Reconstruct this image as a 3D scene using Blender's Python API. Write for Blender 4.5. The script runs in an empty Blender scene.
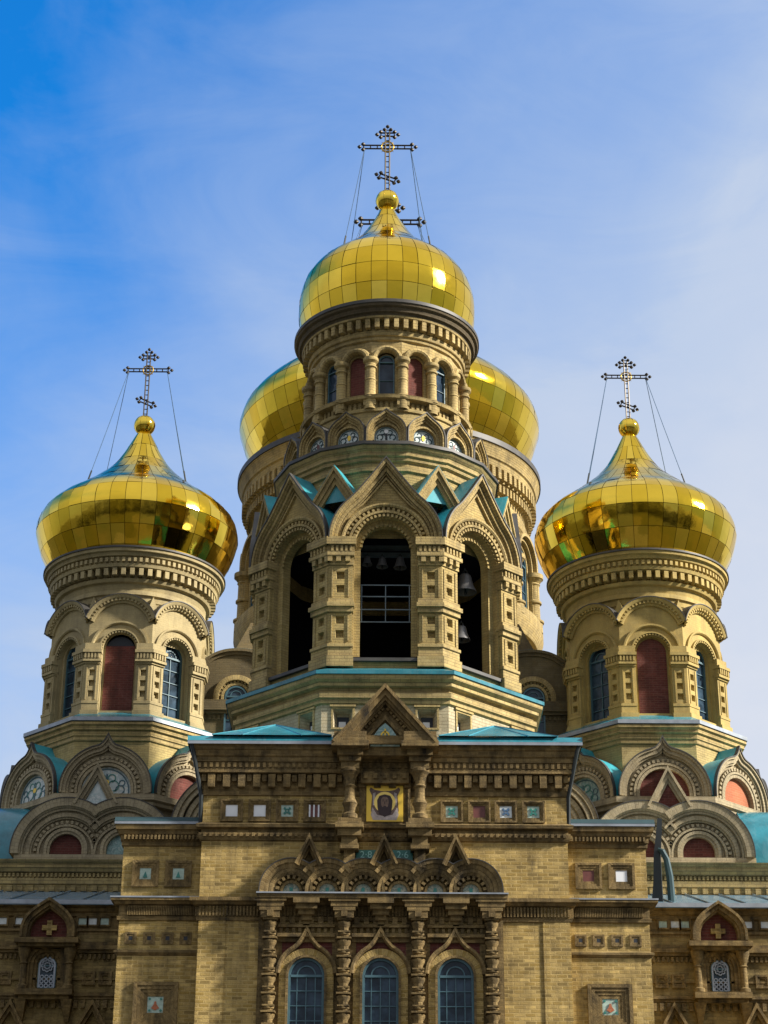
import bpy, math, random
from mathutils import Matrix, Vector
R = math.radians
sin, cos, tan, pi = math.sin, math.cos, math.tan, math.pi
random.seed(11)
C = bpy.context.scene.collection

# ------------------------------------------------------------------ measuring
TH, FOC = R(24.2), 1900.0           # camera pitch, focal length in pixels
EYE = 1.7
def zr(y, Y):                        # height of a point at distance Y seen in picture row y
    return EYE + Y * tan(TH + math.atan((512 - y) / FOC))
def pm(y, Y):                        # pixels per metre there
    return FOC / (Y * cos(TH) + (zr(y, Y) - EYE) * sin(TH))
def xr(x, y, Y):
    return (x - 386) / pm(y, Y)

# ------------------------------------------------------------------ materials
MATS = {}
def nodes(name):
    m = bpy.data.materials.new(name); m.use_nodes = True
    nt = m.node_tree; nt.nodes.clear()
    out = nt.nodes.new('ShaderNodeOutputMaterial')
    b = nt.nodes.new('ShaderNodeBsdfPrincipled')
    nt.links.new(b.outputs[0], out.inputs[0])
    MATS[name] = m
    return m, nt, b
def N(nt, t, **kw):
    n = nt.nodes.new(t)
    for k, v in kw.items():
        if k in n.inputs.keys() if not hasattr(n, k) else False: n.inputs[k].default_value = v
        elif hasattr(n, k): setattr(n, k, v)
    return n
def S(n, **kw):
    for k, v in kw.items():
        n.inputs[k.replace('_', ' ')].default_value = v
    return n
def L(nt, a, b): nt.links.new(a, b)
def noise(nt, vec, scale, detail=5, rough=.6, dist=0):
    n = nt.nodes.new('ShaderNodeTexNoise')
    n.inputs['Scale'].default_value = scale; n.inputs['Detail'].default_value = detail
    n.inputs['Roughness'].default_value = rough; n.inputs['Distortion'].default_value = dist
    L(nt, vec, n.inputs['Vector'])
    return n.outputs['Fac']
def ramp(nt, fac, stops, interp='LINEAR'):
    r = nt.nodes.new('ShaderNodeValToRGB'); r.color_ramp.interpolation = interp
    el = r.color_ramp.elements
    while len(el) < len(stops): el.new(.5)
    for e, (p, c) in zip(el, stops):
        e.position = p; e.color = (c, c, c, 1) if isinstance(c, (int, float)) else (*c, 1)
    L(nt, fac, r.inputs[0])
    return r.outputs[0]
def mix(nt, fac, a, b, mode='MIX'):
    m = nt.nodes.new('ShaderNodeMix'); m.data_type = 'RGBA'; m.blend_type = mode
    for s, v in ((m.inputs[0], fac), (m.inputs[6], a), (m.inputs[7], b)):
        if isinstance(v, (int, float)): s.default_value = v
        elif isinstance(v, tuple): s.default_value = (*v, 1)
        else: L(nt, v, s)
    return m.outputs[2]
def scaled(nt, vec, s):
    m = nt.nodes.new('ShaderNodeMapping'); m.inputs['Scale'].default_value = s
    L(nt, vec, m.inputs['Vector']); return m.outputs[0]

def brick(name, c1, c2, mortar, soot=(.05, .04, .03), soot_amt=.5, bw=.27, bh=.085, ms=.009, bump=.5, odd=.25, rough=.85):
    m, nt, b = nodes(name)
    tc = nt.nodes.new('ShaderNodeTexCoord'); geo = nt.nodes.new('ShaderNodeNewGeometry')
    uv, pos = tc.outputs['UV'], geo.outputs['Position']
    wob = nt.nodes.new('ShaderNodeMix'); wob.data_type = 'VECTOR'; wob.inputs[0].default_value = .012
    nz = nt.nodes.new('ShaderNodeTexNoise'); nz.inputs['Scale'].default_value = 6; L(nt, pos, nz.inputs['Vector'])
    L(nt, uv, wob.inputs[4]); add = nt.nodes.new('ShaderNodeVectorMath'); add.operation = 'ADD'
    L(nt, uv, add.inputs[0]); L(nt, nz.outputs['Color'], add.inputs[1]); L(nt, add.outputs[0], wob.inputs[5])
    v = wob.outputs[1]
    def bt(a, c, mo, bias=0):
        t = nt.nodes.new('ShaderNodeTexBrick'); L(nt, v, t.inputs['Vector'])
        for k, val in (('Color1', a), ('Color2', c), ('Mortar', mo)): t.inputs[k].default_value = (*val, 1)
        for k, val in (('Scale', 1), ('Brick Width', bw), ('Row Height', bh), ('Mortar Size', ms), ('Mortar Smooth', .3), ('Bias', bias)):
            t.inputs[k].default_value = val
        return t
    t1 = bt(c1, c2, mortar)
    t2 = bt((0, 0, 0), (1, 1, 1), (0, 0, 0))
    oddm = ramp(nt, t2.outputs[0], [(.82, 0.), (.9, 1.)])
    dark = tuple(x * .45 for x in c1)
    col = mix(nt, mix(nt, oddm, (0, 0, 0), (odd,) * 3), t1.outputs[0], dark)
    pale = ramp(nt, t2.outputs[0], [(.06, 1.), (.1, 0.)])
    pm_ = mix(nt, pale, (0, 0, 0), (odd * .8,) * 3)
    col = mix(nt, pm_, col, tuple(min(1, x * 1.5) for x in c2))
    # broad tone drift
    f1 = ramp(nt, noise(nt, pos, .55, 6, .65), [(.3, .72), (.7, 1.14)])
    col = mix(nt, 1., col, f1, 'MULTIPLY')
    # soot: patches and run-down streaks
    p1 = noise(nt, pos, 1.6, 8, .7, .4)
    st = noise(nt, scaled(nt, pos, (2.6, 2.6, .22)), 1.5, 6, .65)
    pm2 = nt.nodes.new('ShaderNodeMath'); pm2.operation = 'MULTIPLY'; L(nt, p1, pm2.inputs[0]); L(nt, st, pm2.inputs[1])
    sf = ramp(nt, pm2.outputs[0], [(.2, 0.), (.42, 1.)])
    amt = nt.nodes.new('ShaderNodeMath'); amt.operation = 'MULTIPLY'; L(nt, sf, amt.inputs[0]); amt.inputs[1].default_value = soot_amt
    col = mix(nt, amt.outputs[0], col, soot)
    salt = ramp(nt, noise(nt, pos, 1.15, 9, .72, .6), [(.56, 0.), (.7, .38)])
    col = mix(nt, salt, col, tuple(min(1, x * 1.25 + .05) for x in c2))
    fine = noise(nt, pos, 38, 4, .7)
    col = mix(nt, 1., col, ramp(nt, fine, [(.25, .78), (.75, 1.12)]), 'MULTIPLY')
    L(nt, col, b.inputs['Base Color'])
    b.inputs['Roughness'].default_value = rough; b.inputs['Specular IOR Level'].default_value = .25
    bp = nt.nodes.new('ShaderNodeBump'); bp.inputs['Strength'].default_value = bump; bp.inputs['Distance'].default_value = .02
    inv = nt.nodes.new('ShaderNodeMath'); inv.operation = 'SUBTRACT'; inv.inputs[0].default_value = 1; L(nt, t1.outputs['Fac'], inv.inputs[1])
    hh = nt.nodes.new('ShaderNodeMath'); hh.operation = 'ADD'; L(nt, inv.outputs[0], hh.inputs[0])
    f2 = nt.nodes.new('ShaderNodeMath'); f2.operation = 'MULTIPLY'; L(nt, fine, f2.inputs[0]); f2.inputs[1].default_value = .6; L(nt, f2.outputs[0], hh.inputs[1])
    L(nt, hh.outputs[0], bp.inputs['Height']); L(nt, bp.outputs[0], b.inputs['Normal'])
    return m

brick('tower_brick', (.39, .285, .10), (.48, .365, .15), (.20, .145, .065), soot=(.10, .078, .04), soot_amt=.5, odd=.3, ms=.011, bump=.7)
brick('yellow_plaster', (.47, .345, .11), (.49, .365, .125), (.43, .315, .10), soot=(.13, .095, .045), soot_amt=.5, odd=.07, ms=.006, bump=.25, rough=.75)
brick('pale_plaster', (.41, .33, .165), (.43, .35, .18), (.35, .28, .14), soot=(.13, .10, .06), soot_amt=.5, odd=.07, ms=.006, bump=.25, rough=.75)
brick('pale_trim', (.40, .33, .20), (.44, .37, .24), (.26, .21, .13), soot=(.10, .08, .055), soot_amt=.55, odd=.18, bw=.34, bh=.11, ms=.01, bump=.5)
brick('base_brick', (.46, .385, .235), (.52, .45, .30), (.27, .21, .12), soot=(.12, .09, .05), soot_amt=.5, odd=.3, bw=.3, bh=.1, ms=.012, bump=.7)
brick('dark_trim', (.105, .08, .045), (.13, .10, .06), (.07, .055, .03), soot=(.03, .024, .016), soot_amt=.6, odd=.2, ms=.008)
brick('tower_trim', (.42, .31, .12), (.47, .36, .16), (.20, .145, .07), soot=(.075, .058, .033), soot_amt=.65, odd=.22, bw=.3, bh=.1, ms=.01, bump=.55)
brick('porch_brick', (.33, .22, .055), (.58, .42, .16), (.13, .09, .04), soot=(.065, .048, .025), soot_amt=.75, odd=.7, ms=.016, bump=1.1, bw=.27, bh=.095)
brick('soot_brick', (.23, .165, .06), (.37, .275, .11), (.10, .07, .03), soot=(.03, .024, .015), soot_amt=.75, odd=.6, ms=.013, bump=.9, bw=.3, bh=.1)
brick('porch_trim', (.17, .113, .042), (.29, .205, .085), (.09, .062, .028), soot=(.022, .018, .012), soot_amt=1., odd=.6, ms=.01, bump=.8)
brick('drum_brick', (.39, .295, .115), (.46, .355, .15), (.2, .15, .07), soot=(.11, .085, .05), soot_amt=.5, odd=.25, ms=.008)
brick('dark_brick', (.15, .115, .055), (.19, .15, .08), (.10, .08, .045), soot=(.06, .05, .035), soot_amt=.6, odd=.25, ms=.008)
brick('red_brick', (.125, .034, .027), (.17, .05, .038), (.13, .075, .055), soot=(.045, .02, .018), soot_amt=.6, odd=.45, ms=.011, bump=.6)
brick('orange_brick', (.42, .13, .06), (.5, .17, .08), (.36, .19, .12), soot=(.2, .07, .04), soot_amt=.3, odd=.2, ms=.008, bump=.4)

def paint(name, col, rough=.45, metal=0., spec=.5, var=.25, bump=0., nscale=1.5):
    m, nt, b = nodes(name)
    geo = nt.nodes.new('ShaderNodeNewGeometry')
    f = noise(nt, geo.outputs['Position'], nscale, 7, .65)
    c = mix(nt, 1., col, ramp(nt, f, [(.3, 1 - var), (.7, 1 + var)]), 'MULTIPLY')
    if 'roof' in name:
        c = mix(nt, ramp(nt, noise(nt, scaled(nt, geo.outputs['Position'], (3, 3, .8)), 1.3, 8, .7, .5), [(.5, 0.), (.72, .5)]), c, tuple(x * .8 + .11 for x in col))
    L(nt, c, b.inputs['Base Color'])
    b.inputs['Roughness'].default_value = rough; b.inputs['Metallic'].default_value = metal
    b.inputs['Specular IOR Level'].default_value = spec
    if bump:
        bp = nt.nodes.new('ShaderNodeBump'); bp.inputs['Strength'].default_value = bump; bp.inputs['Distance'].default_value = .03
        L(nt, noise(nt, geo.outputs['Position'], 2.2, 3, .5), bp.inputs['Height']); L(nt, bp.outputs[0], b.inputs['Normal'])
    return m
paint('teal_roof', (.022, .165, .215), .26, 0, .5, .35, .25)
paint('gable_roof_teal', (.03, .26, .31), .4, var=.35, bump=.2)
paint('roof_blue', (.13, .225, .30), .22, .1, var=.3, bump=.2)
paint('lead_flash', (.27, .30, .34), .4, .3, .5, .3, .2)
paint('frame_blue', (.05, .115, .145), .5)
paint('rail_metal', (.09, .12, .14), .5)
paint('chamber_shade', (.010, .010, .013), .95, spec=.1)  # near-black colour puts the bell chamber's shade into its lining
paint('dark_fill', (.012, .016, .024), .6)  # near-black: painted shade in niches, also dark mosaic and tympanum pieces
paint('bronze', (.15, .148, .15), .5, .4)
paint('cross_iron', (.035, .028, .02), .4, .6)
paint('cross_gilt', (.5, .33, .07), .35, 1.)
paint('wire', (.045, .10, .19), .8)
paint('dark_iron', (.02, .026, .028), .5, .2)
paint('cap_lead', (.045, .042, .038), .55, .1, var=.5)
paint('pipe_teal', (.012, .043, .052), .7)
paint('white_tile', (.72, .74, .76), .3, 0, .5, .12)
paint('icon_gold', (.75, .50, .06), .4, .35, .5, .12)
paint('icon_halo', (.85, .62, .16), .35, .35)
paint('icon_cloth', (.42, .36, .34), .6, var=.4, nscale=9)
paint('icon_drape', (.13, .08, .065), .6, var=.5, nscale=9)
paint('icon_hair', (.035, .018, .02), .6, var=.3)
paint('icon_skin', (.19, .12, .085), .6, var=.25, nscale=14)
paint('plaque_green', (.03, .17, .14), .35)
paint('plaque_letter', (.30, .60, .55), .4)
paint('gold_backing', (.16, .10, .02), .45, 1.)

def glass(name, col, rough):
    m, nt, b = nodes(name)
    geo = nt.nodes.new('ShaderNodeNewGeometry')
    L(nt, mix(nt, ramp(nt, noise(nt, geo.outputs['Position'], 1.9, 3, .6), [(.4, 0.), (.62, 1.)]), col, tuple(c * 2.6 + .004 for c in col)), b.inputs['Base Color']); b.inputs['Roughness'].default_value = rough
    b.inputs['IOR'].default_value = 1.5; b.inputs['Specular IOR Level'].default_value = .3
    geo = nt.nodes.new('ShaderNodeNewGeometry')
    bp = nt.nodes.new('ShaderNodeBump'); bp.inputs['Strength'].default_value = .35; bp.inputs['Distance'].default_value = .08
    L(nt, noise(nt, geo.outputs['Position'], 1.7, 2, .5), bp.inputs['Height']); L(nt, bp.outputs[0], b.inputs['Normal'])
glass('pane_dark', (.010, .018, .03), .08)
glass('pane_blue', (.014, .026, .04), .15)

def gold():
    m, nt, b = nodes('gold_leaf')
    geo = nt.nodes.new('ShaderNodeNewGeometry')
    rnd = geo.outputs['Random Per Island']
    c = ramp(nt, rnd, [(0., (.68, .43, .025)), (.5, (.82, .54, .042)), (1., (.93, .65, .085))])
    f = noise(nt, geo.outputs['Position'], 1.1, 6, .6)
    c = mix(nt, 1., c, ramp(nt, f, [(.3, .9), (.7, 1.05)]), 'MULTIPLY')
    L(nt, c, b.inputs['Base Color']); b.inputs['Metallic'].default_value = 1
    L(nt, ramp(nt, noise(nt, geo.outputs['Position'], 2.5, 5, .6), [(.3, .05), (.75, .13)]), b.inputs['Roughness'])
    b.inputs['Specular Tint'].default_value = (1, .97, .88, 1)
    bp = nt.nodes.new('ShaderNodeBump'); bp.inputs['Strength'].default_value = .11; bp.inputs['Distance'].default_value = .05
    L(nt, noise(nt, geo.outputs['Position'], 2.4, 2, .5), bp.inputs['Height']); L(nt, bp.outputs[0], b.inputs['Normal'])
gold()

def mosaic(name, cols, sc):
    m, nt, b = nodes(name)
    geo = nt.nodes.new('ShaderNodeNewGeometry'); pos = geo.outputs['Position']
    vo = nt.nodes.new('ShaderNodeTexVoronoi'); vo.inputs['Scale'].default_value = sc * 3; L(nt, pos, vo.inputs['Vector'])
    f = noise(nt, pos, sc, 3, .6, .8)
    c = ramp(nt, f, [(0, cols[0]), (.42, cols[1]), (.5, cols[2]), (.56, cols[0]), (.62, cols[3])], 'CONSTANT')
    v2 = ramp(nt, vo.outputs['Color'], [(0, .8), (1, 1.1)])
    L(nt, mix(nt, 1., c, v2, 'MULTIPLY'), b.inputs['Base Color']); b.inputs['Roughness'].default_value = .35
mosaic('mosaic_pale', ((.60, .64, .62), (.50, .57, .56), (.40, .50, .50), (.62, .62, .54)), 3.5)
mosaic('mosaic_teal', ((.30, .42, .39), (.22, .36, .34), (.16, .27, .26), (.40, .47, .41)), 3.5)
paint('tile_green', (.36, .47, .40), .35, var=.3, nscale=8)
mosaic('tile_dull', ((.30, .29, .20), (.22, .27, .21), (.12, .16, .13), (.36, .34, .24)), 8)
paint('tile_pale', (.62, .67, .67), .3, var=.2, nscale=8)
paint('tile_red', (.12, .034, .028), .5, var=.3, nscale=8)

# ------------------------------------------------------------------ mesh builder
ORG = {}
def sq(u, v, e): return [(u, v - e), (u - e, v - e), (u - e, v + e), (u + e, v + e), (u + e, v - e), (u, v - e)]
class MB:
    def __init__(s, m):
        s.v, s.f, s.mi, s.uv, s.mats = [], [], [], [], []
        s.M = Matrix.Identity(4); s.use(m)
    def use(s, m):
        if m not in s.mats: s.mats.append(m)
        s.cur = s.mats.index(m); return s
    def add(s, vs, fs, uvs=None):
        o = len(s.v)
        s.v += [s.M @ Vector(p) for p in vs]
        for i, f in enumerate(fs):
            s.f.append([o + k for k in f]); s.mi.append(s.cur); s.uv.append(uvs[i] if uvs else None)
    def face_at(s, ax, az, apo, z=0.):        # local (u right, v up, w out) on a wall facing az (0 = towards the viewer)
        a = R(az); out = Vector((sin(a), -cos(a), 0)); ri = Vector((cos(a), sin(a), 0))
        o = Vector((ax[0], ax[1], z)) + out * apo
        s.M = Matrix(((ri.x, 0, out.x, o.x), (ri.y, 0, out.y, o.y), (0, 1, 0, o.z), (0, 0, 0, 1)))
        return s
    def axis(s, ax, z=0.): s.M = Matrix.Translation((ax[0], ax[1], z)); return s
    def box(s, u0, u1, v0, v1, w0, w1):
        if u0 > u1: u0, u1 = u1, u0
        if v0 > v1: v0, v1 = v1, v0
        if w0 > w1: w0, w1 = w1, w0
        s.add([(u0, v0, w0), (u1, v0, w0), (u1, v1, w0), (u0, v1, w0), (u0, v0, w1), (u1, v0, w1), (u1, v1, w1), (u0, v1, w1)],
              [(3, 2, 1, 0), (4, 5, 6, 7), (0, 1, 5, 4), (1, 2, 6, 5), (2, 3, 7, 6), (3, 0, 4, 7)])
    def frustum(s, u, v0, v1, h0, h1, w0, d0, d1):   # bracket: widths h0/h1, depths d0/d1 at bottom / top
        s.add([(u - h0, v0, w0), (u + h0, v0, w0), (u + h0, v0, w0 + d0), (u - h0, v0, w0 + d0),
               (u - h1, v1, w0), (u + h1, v1, w0), (u + h1, v1, w0 + d1), (u - h1, v1, w0 + d1)],
              [(0, 1, 2, 3), (7, 6, 5, 4), (3, 2, 6, 7), (0, 3, 7, 4), (2, 1, 5, 6)])
    def poly(s, pts, w):
        s.add([(u, v, w) for u, v in pts], [tuple(range(len(pts)))])
    def prism(s, pts, w0, w1):
        n = len(pts)
        s.add([(u, v, w0) for u, v in pts] + [(u, v, w1) for u, v in pts],
              [tuple(range(n))[::-1], tuple(range(n, 2 * n))] + [(i, (i + 1) % n, n + (i + 1) % n, n + i) for i in range(n)])
    def sweep(s, path, prof, caps=True, mid=None):
        n = len(path); P = [Vector(p) for p in path]; off = []
        for i in range(n):
            ns = []
            for a, b in ((i - 1, i), (i, i + 1)):
                if a >= 0 and b < n:
                    t = P[b] - P[a]
                    if t.length > 1e-9: t.normalize(); ns.append(Vector((-t.y, t.x)))
            if len(ns) == 2:
                m = ns[0] + ns[1]; m.normalize(); k = max(.35, m.dot(ns[0])); off.append(m / k)
            else: off.append(ns[0])
        dist = [0.]
        for i in range(1, n): dist.append(dist[-1] + (P[i] - P[i - 1]).length)
        k = len(prof); vs = []; pl = [0.]
        for j in range(1, k): pl.append(pl[-1] + math.hypot(prof[j][0] - prof[j - 1][0], prof[j][1] - prof[j - 1][1]))
        for i in range(n):
            for d, w in prof:
                q = P[i] + off[i] * d
                if mid is not None:
                    dx = P[i].x - mid
                    if abs(dx) < 1e-6 or (q.x - mid) * dx <= 0: q.x = mid
                vs.append((q.x, q.y, w))
        fs, uvs = [], []
        for i in range(n - 1):
            for j in range(k - 1):
                fs.append((i * k + j, (i + 1) * k + j, (i + 1) * k + j + 1, i * k + j + 1))
                uvs.append(((pl[j], dist[i]), (pl[j], dist[i + 1]), (pl[j + 1], dist[i + 1]), (pl[j + 1], dist[i])))
        if caps and k > 2:
            fs += [tuple(range(k)), tuple(range((n - 1) * k, n * k))[::-1]]; uvs += [None, None]
        s.add(vs, fs, uvs)
    def along(s, path, sp, hw, d0, d1, w0, w1):      # dentils standing on a path
        P = [Vector(p) for p in path]; ln = sum((P[i] - P[i - 1]).length for i in range(1, len(P)))
        cnt = max(2, round(ln / sp)); step = ln / cnt; nxt = step / 2; acc = 0
        for i in range(1, len(P)):
            t = P[i] - P[i - 1]; l = t.length
            if l < 1e-9: continue
            t.normalize(); nn = Vector((-t.y, t.x))
            while nxt <= acc + l + 1e-9:
                c = P[i - 1] + t * (nxt - acc)
                q = [c - t * hw + nn * d0, c + t * hw + nn * d0, c + t * hw + nn * d1, c - t * hw + nn * d1]
                s.prism([(p.x, p.y) for p in q], w0, w1); nxt += step
            acc += l
    def row(s, u0, u1, n, frac, v0, v1, w0, w1):     # a row of small blocks
        st = (u1 - u0) / n
        for i in range(n):
            c = u0 + st * (i + .5); s.box(c - st * frac / 2, c + st * frac / 2, v0, v1, w0, w1)
    def lathe(s, prof, n=48, a0=0., a1=360., rot=0., poly=False):
        k = 1 / cos(pi / n) if poly else 1.
        full = abs(a1 - a0 - 360) < 1e-6; m = n if full else n + 1; vs, fs, uvs = [], [], []
        pl = [0.]
        for j in range(1, len(prof)): pl.append(pl[-1] + math.hypot(prof[j][0] - prof[j - 1][0], prof[j][1] - prof[j - 1][1]))
        rm = max(p[0] for p in prof)
        for i in range(m):
            a = R(a0 + (a1 - a0) * i / n + rot)
            for r, z in prof: vs.append((r * k * sin(a), -r * k * cos(a), z))
        q = len(prof); da = R(a1 - a0) / n
        for i in range(n):
            i2 = (i + 1) % m
            for j in range(q - 1):
                fs.append((i * q + j, i2 * q + j, i2 * q + j + 1, i * q + j + 1))
                ua, ub = i * da * rm, (i + 1) * da * rm
                va, vb = pl[j] + prof[0][1], pl[j + 1] + prof[0][1]
                uvs.append(None if poly else ((ua, va), (ub, va), (ub, vb), (ua, vb)))
        s.add(vs, fs, uvs)
    def ring_dentils(s, r0, r1, z0, z1, n, frac=.5):
        for i in range(n):
            a = 2 * pi * i / n; h = pi / n * frac
            vs = []
            for z in (z0, z1):
                for r, b in ((r0, a - h), (r0, a + h), (r1, a + h), (r1, a - h)): vs.append((r * sin(b), -r * cos(b), z))
            s.add(vs, [(3, 2, 1, 0), (4, 5, 6, 7), (2, 3, 7, 6), (1, 2, 6, 5), (3, 0, 4, 7)])
    def rectloft(s, x0, x1, y0, y1, prof, top=False):
        vs, fs = [], []
        for o, z in prof: vs += [(x0 - o, y0 - o, z), (x1 + o, y0 - o, z), (x1 + o, y1 + o, z), (x0 - o, y1 + o, z)]
        for j in range(len(prof) - 1):
            for i in range(4):
                fs.append((j * 4 + i, j * 4 + (i + 1) % 4, j * 4 + 4 + (i + 1) % 4, j * 4 + 4 + i))
        if top: k = (len(prof) - 1) * 4; fs.append((k, k + 1, k + 2, k + 3))
        s.add(vs, fs)
    def tube(s, pts, r, n=6):
        P = [Vector(p) for p in pts]; vs, fs = [], []
        for i, p in enumerate(P):
            t = (P[min(i + 1, len(P) - 1)] - P[max(i - 1, 0)]).normalized()
            a = t.cross(Vector((.31, .17, .93))).normalized(); b = t.cross(a)
            rr = r[i] if isinstance(r, (list, tuple)) else r
            for k in range(n):
                q = p + (a * cos(2 * pi * k / n) + b * sin(2 * pi * k / n)) * rr; vs.append(tuple(q))
        for i in range(len(P) - 1):
            for k in range(n): fs.append((i * n + k, i * n + (k + 1) % n, (i + 1) * n + (k + 1) % n, (i + 1) * n + k))
        fs += [tuple(range(n))[::-1], tuple(range((len(P) - 1) * n, len(P) * n))]
        s.add(vs, fs)
    def archwall(s, uL, uR, v0, top, r, cv, vob, w, cu=0., n=20):   # wall with an arched opening; top = f(u)
        us = sorted(set([uL, uR, cu, cu - r, cu + r, cu - .03, cu + .03, cu - .07, cu + .07] + [cu - r * cos(pi * i / n) for i in range(1, n)] +
                        [uL + (uR - uL) * i / 28 for i in range(1, 28)]))
        us = [u for i, u in enumerate(us) if i == 0 or u - us[i - 1] > 1e-5]
        def bot(u): d = r * r - (u - cu) ** 2; return cv + math.sqrt(d) if d > 0 else cv
        for a, b in zip(us, us[1:]):
            m_ = (a + b) / 2
            ta, tb = top(a), top(b)
            if abs(m_ - cu) < r:
                s.add([(a, bot(a), w), (b, bot(b), w), (b, max(tb, bot(b)), w), (a, max(ta, bot(a)), w)], [(0, 1, 2, 3)])
                if vob > v0: s.add([(a, v0, w), (b, v0, w), (b, vob, w), (a, vob, w)], [(0, 1, 2, 3)])
            else: s.add([(a, v0, w), (b, v0, w), (b, tb, w), (a, ta, w)], [(0, 1, 2, 3)])
    def holes(s, u0, u1, v0, v1, w, hs, depth=.12, slope=.3):        # wall panel with square, splayed recesses
        us = sorted({u0, u1, *[h[0] for h in hs], *[h[1] for h in hs]}); vs_ = sorted({v0, v1, *[h[2] for h in hs], *[h[3] for h in hs]})
        for a, b in zip(us, us[1:]):
            for c, d in zip(vs_, vs_[1:]):
                mu, mv = (a + b) / 2, (c + d) / 2
                if any(h[0] < mu < h[1] and h[2] < mv < h[3] for h in hs): continue
                s.add([(a, c, w), (b, c, w), (b, d, w), (a, d, w)], [(0, 1, 2, 3)])
        for a, b, c, d in hs:
            i, j = (b - a) * slope / 2, (d - c) * slope / 2
            s.add([(a, c, w), (b, c, w), (b, d, w), (a, d, w), (a + i, c + j, w - depth), (b - i, c + j, w - depth), (b - i, d - j, w - depth), (a + i, d - j, w - depth)],
                  [(0, 1, 5, 4), (1, 2, 6, 5), (2, 3, 7, 6), (3, 0, 4, 7), (4, 5, 6, 7)])
    def build(s, name, parent=None, label=None, origin=None, angle=32, recalc=False):
        me = bpy.data.meshes.new(name)
        zs = [p.z for p in s.v]
        o = Vector(origin) if origin else Vector(((min(p.x for p in s.v) + max(p.x for p in s.v)) / 2, (min(p.y for p in s.v) + max(p.y for p in s.v)) / 2, min(zs)))
        me.from_pydata([p - o for p in s.v], [], s.f)
        for m in s.mats: me.materials.append(MATS[m])
        me.polygons.foreach_set('material_index', s.mi)
        me.polygons.foreach_set('use_smooth', [True] * len(s.f))
        uvl = me.uv_layers.new(name='UVMap'); data = []
        for i, p in enumerate(me.polygons):
            u = s.uv[i]
            if u is None:
                n = p.normal
                if abs(n.z) > .85: u = [(s.v[k].x, s.v[k].y) for k in p.vertices]
                else:
                    l = math.hypot(n.x, n.y); tx, ty = -n.y / l, n.x / l
                    if ty < -.99: tx, ty = -tx, -ty
                    h = round(math.atan2(ty, tx) * 8) * 3.37
                    u = [(s.v[k].x * tx + s.v[k].y * ty + h, s.v[k].z) for k in p.vertices]
            for q in u: data += [q[0], q[1]]
        uvl.data.foreach_set('uv', data)
        me.update()
        me.set_sharp_from_angle(angle=R(angle))
        ob = bpy.data.objects.new(name, me); C.objects.link(ob)
        po = ORG.get(parent.name, Vector()) if parent else Vector()
        if parent: ob.parent = parent
        ob.location = o - po; ORG[ob.name] = o
        if label: ob['label'] = label
        return ob

def arc(r, cv, cu=0., a0=180., a1=0., n=24, leg=0.):
    p = [(cu + r * cos(R(a0 + (a1 - a0) * i / n)), cv + r * sin(R(a0 + (a1 - a0) * i / n))) for i in range(n + 1)]
    if leg: p = [(cu - r, cv - leg)] + p + [(cu + r, cv - leg)]
    return p
def ogee(r, cv, apex, cu=0., leg=0., t=55., n=12, pull=.35):
    h = [(r * -cos(R(t * i / n)), cv + r * sin(R(t * i / n))) for i in range(n + 1)]
    P = h[-1]; T = (sin(R(t)), cos(R(t))); sl = -P[0] * (1 - pull) / T[0]
    Cc = (P[0] + T[0] * sl, P[1] + T[1] * sl)
    for i in range(1, 9):
        k = i / 8; h.append(((1 - k) ** 2 * P[0] + 2 * k * (1 - k) * Cc[0], (1 - k) ** 2 * P[1] + 2 * k * (1 - k) * Cc[1] + k * k * apex))
    p = h + [(-x, y) for x, y in h[-2::-1]]
    if leg: p = [(-r, cv - leg)] + p + [(r, cv - leg)]
    return [(x + cu, y) for x, y in p]
def topf(path):
    def f(u):
        if u <= path[0][0]: return path[0][1]
        for (a, b), (c, d) in zip(path, path[1:]):
            if a <= u <= c and c > a: return b + (d - b) * (u - a) / (c - a)
        return path[-1][1]
    return f
def lens(r, v0, cv, cu=0., n=20): return [(cu - r, v0), (cu + r, v0)] + [(cu + r * cos(pi * i / n), cv + r * sin(pi * i / n)) for i in range(n + 1)]
def band(d0, d1, w0, w1): return [(d0, w0), (d0, w1), (d1, w1), (d1, w0)]

def window(name, parent, ax, az, apo, u, v0, cv, r, w, cols=2, rows=4, fr=.06, glass='pane_dark', fan=True, label=None):
    m = MB(glass).face_at(ax, az, apo)
    m.prism(lens(r, v0, cv, u), w - .02, w)
    m.use('frame_blue')
    m.sweep([(u - r, v0)] + arc(r, cv, u) + [(u + r, v0)], band(-fr, 0, w - .01, w + .06))
    m.box(u - r, u + r, v0, v0 + fr, w - .01, w + .06)
    m.box(u - r + fr, u + r - fr, cv - fr * .5, cv + fr * .5, w + .001, w + .065)
    if fan:
        m.sweep(arc(r * .5, cv + fr * .4, u, n=12), band(-fr * .25, fr * .25, w, w + .03))
    ft = fr * .4
    for i in range(1, cols):
        x = u - r + 2 * r * i / cols; m.box(x - ft / 2, x + ft / 2, v0 + fr, cv - fr * .5, w + .001, w + .04)
    for i in range(1, rows):
        y = v0 + (cv - v0) * i / rows; m.box(u - r + fr, u + r - fr, y - ft / 2, y + ft / 2, w + .002, w + .037)
    return m.build(name, parent, label)

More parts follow.
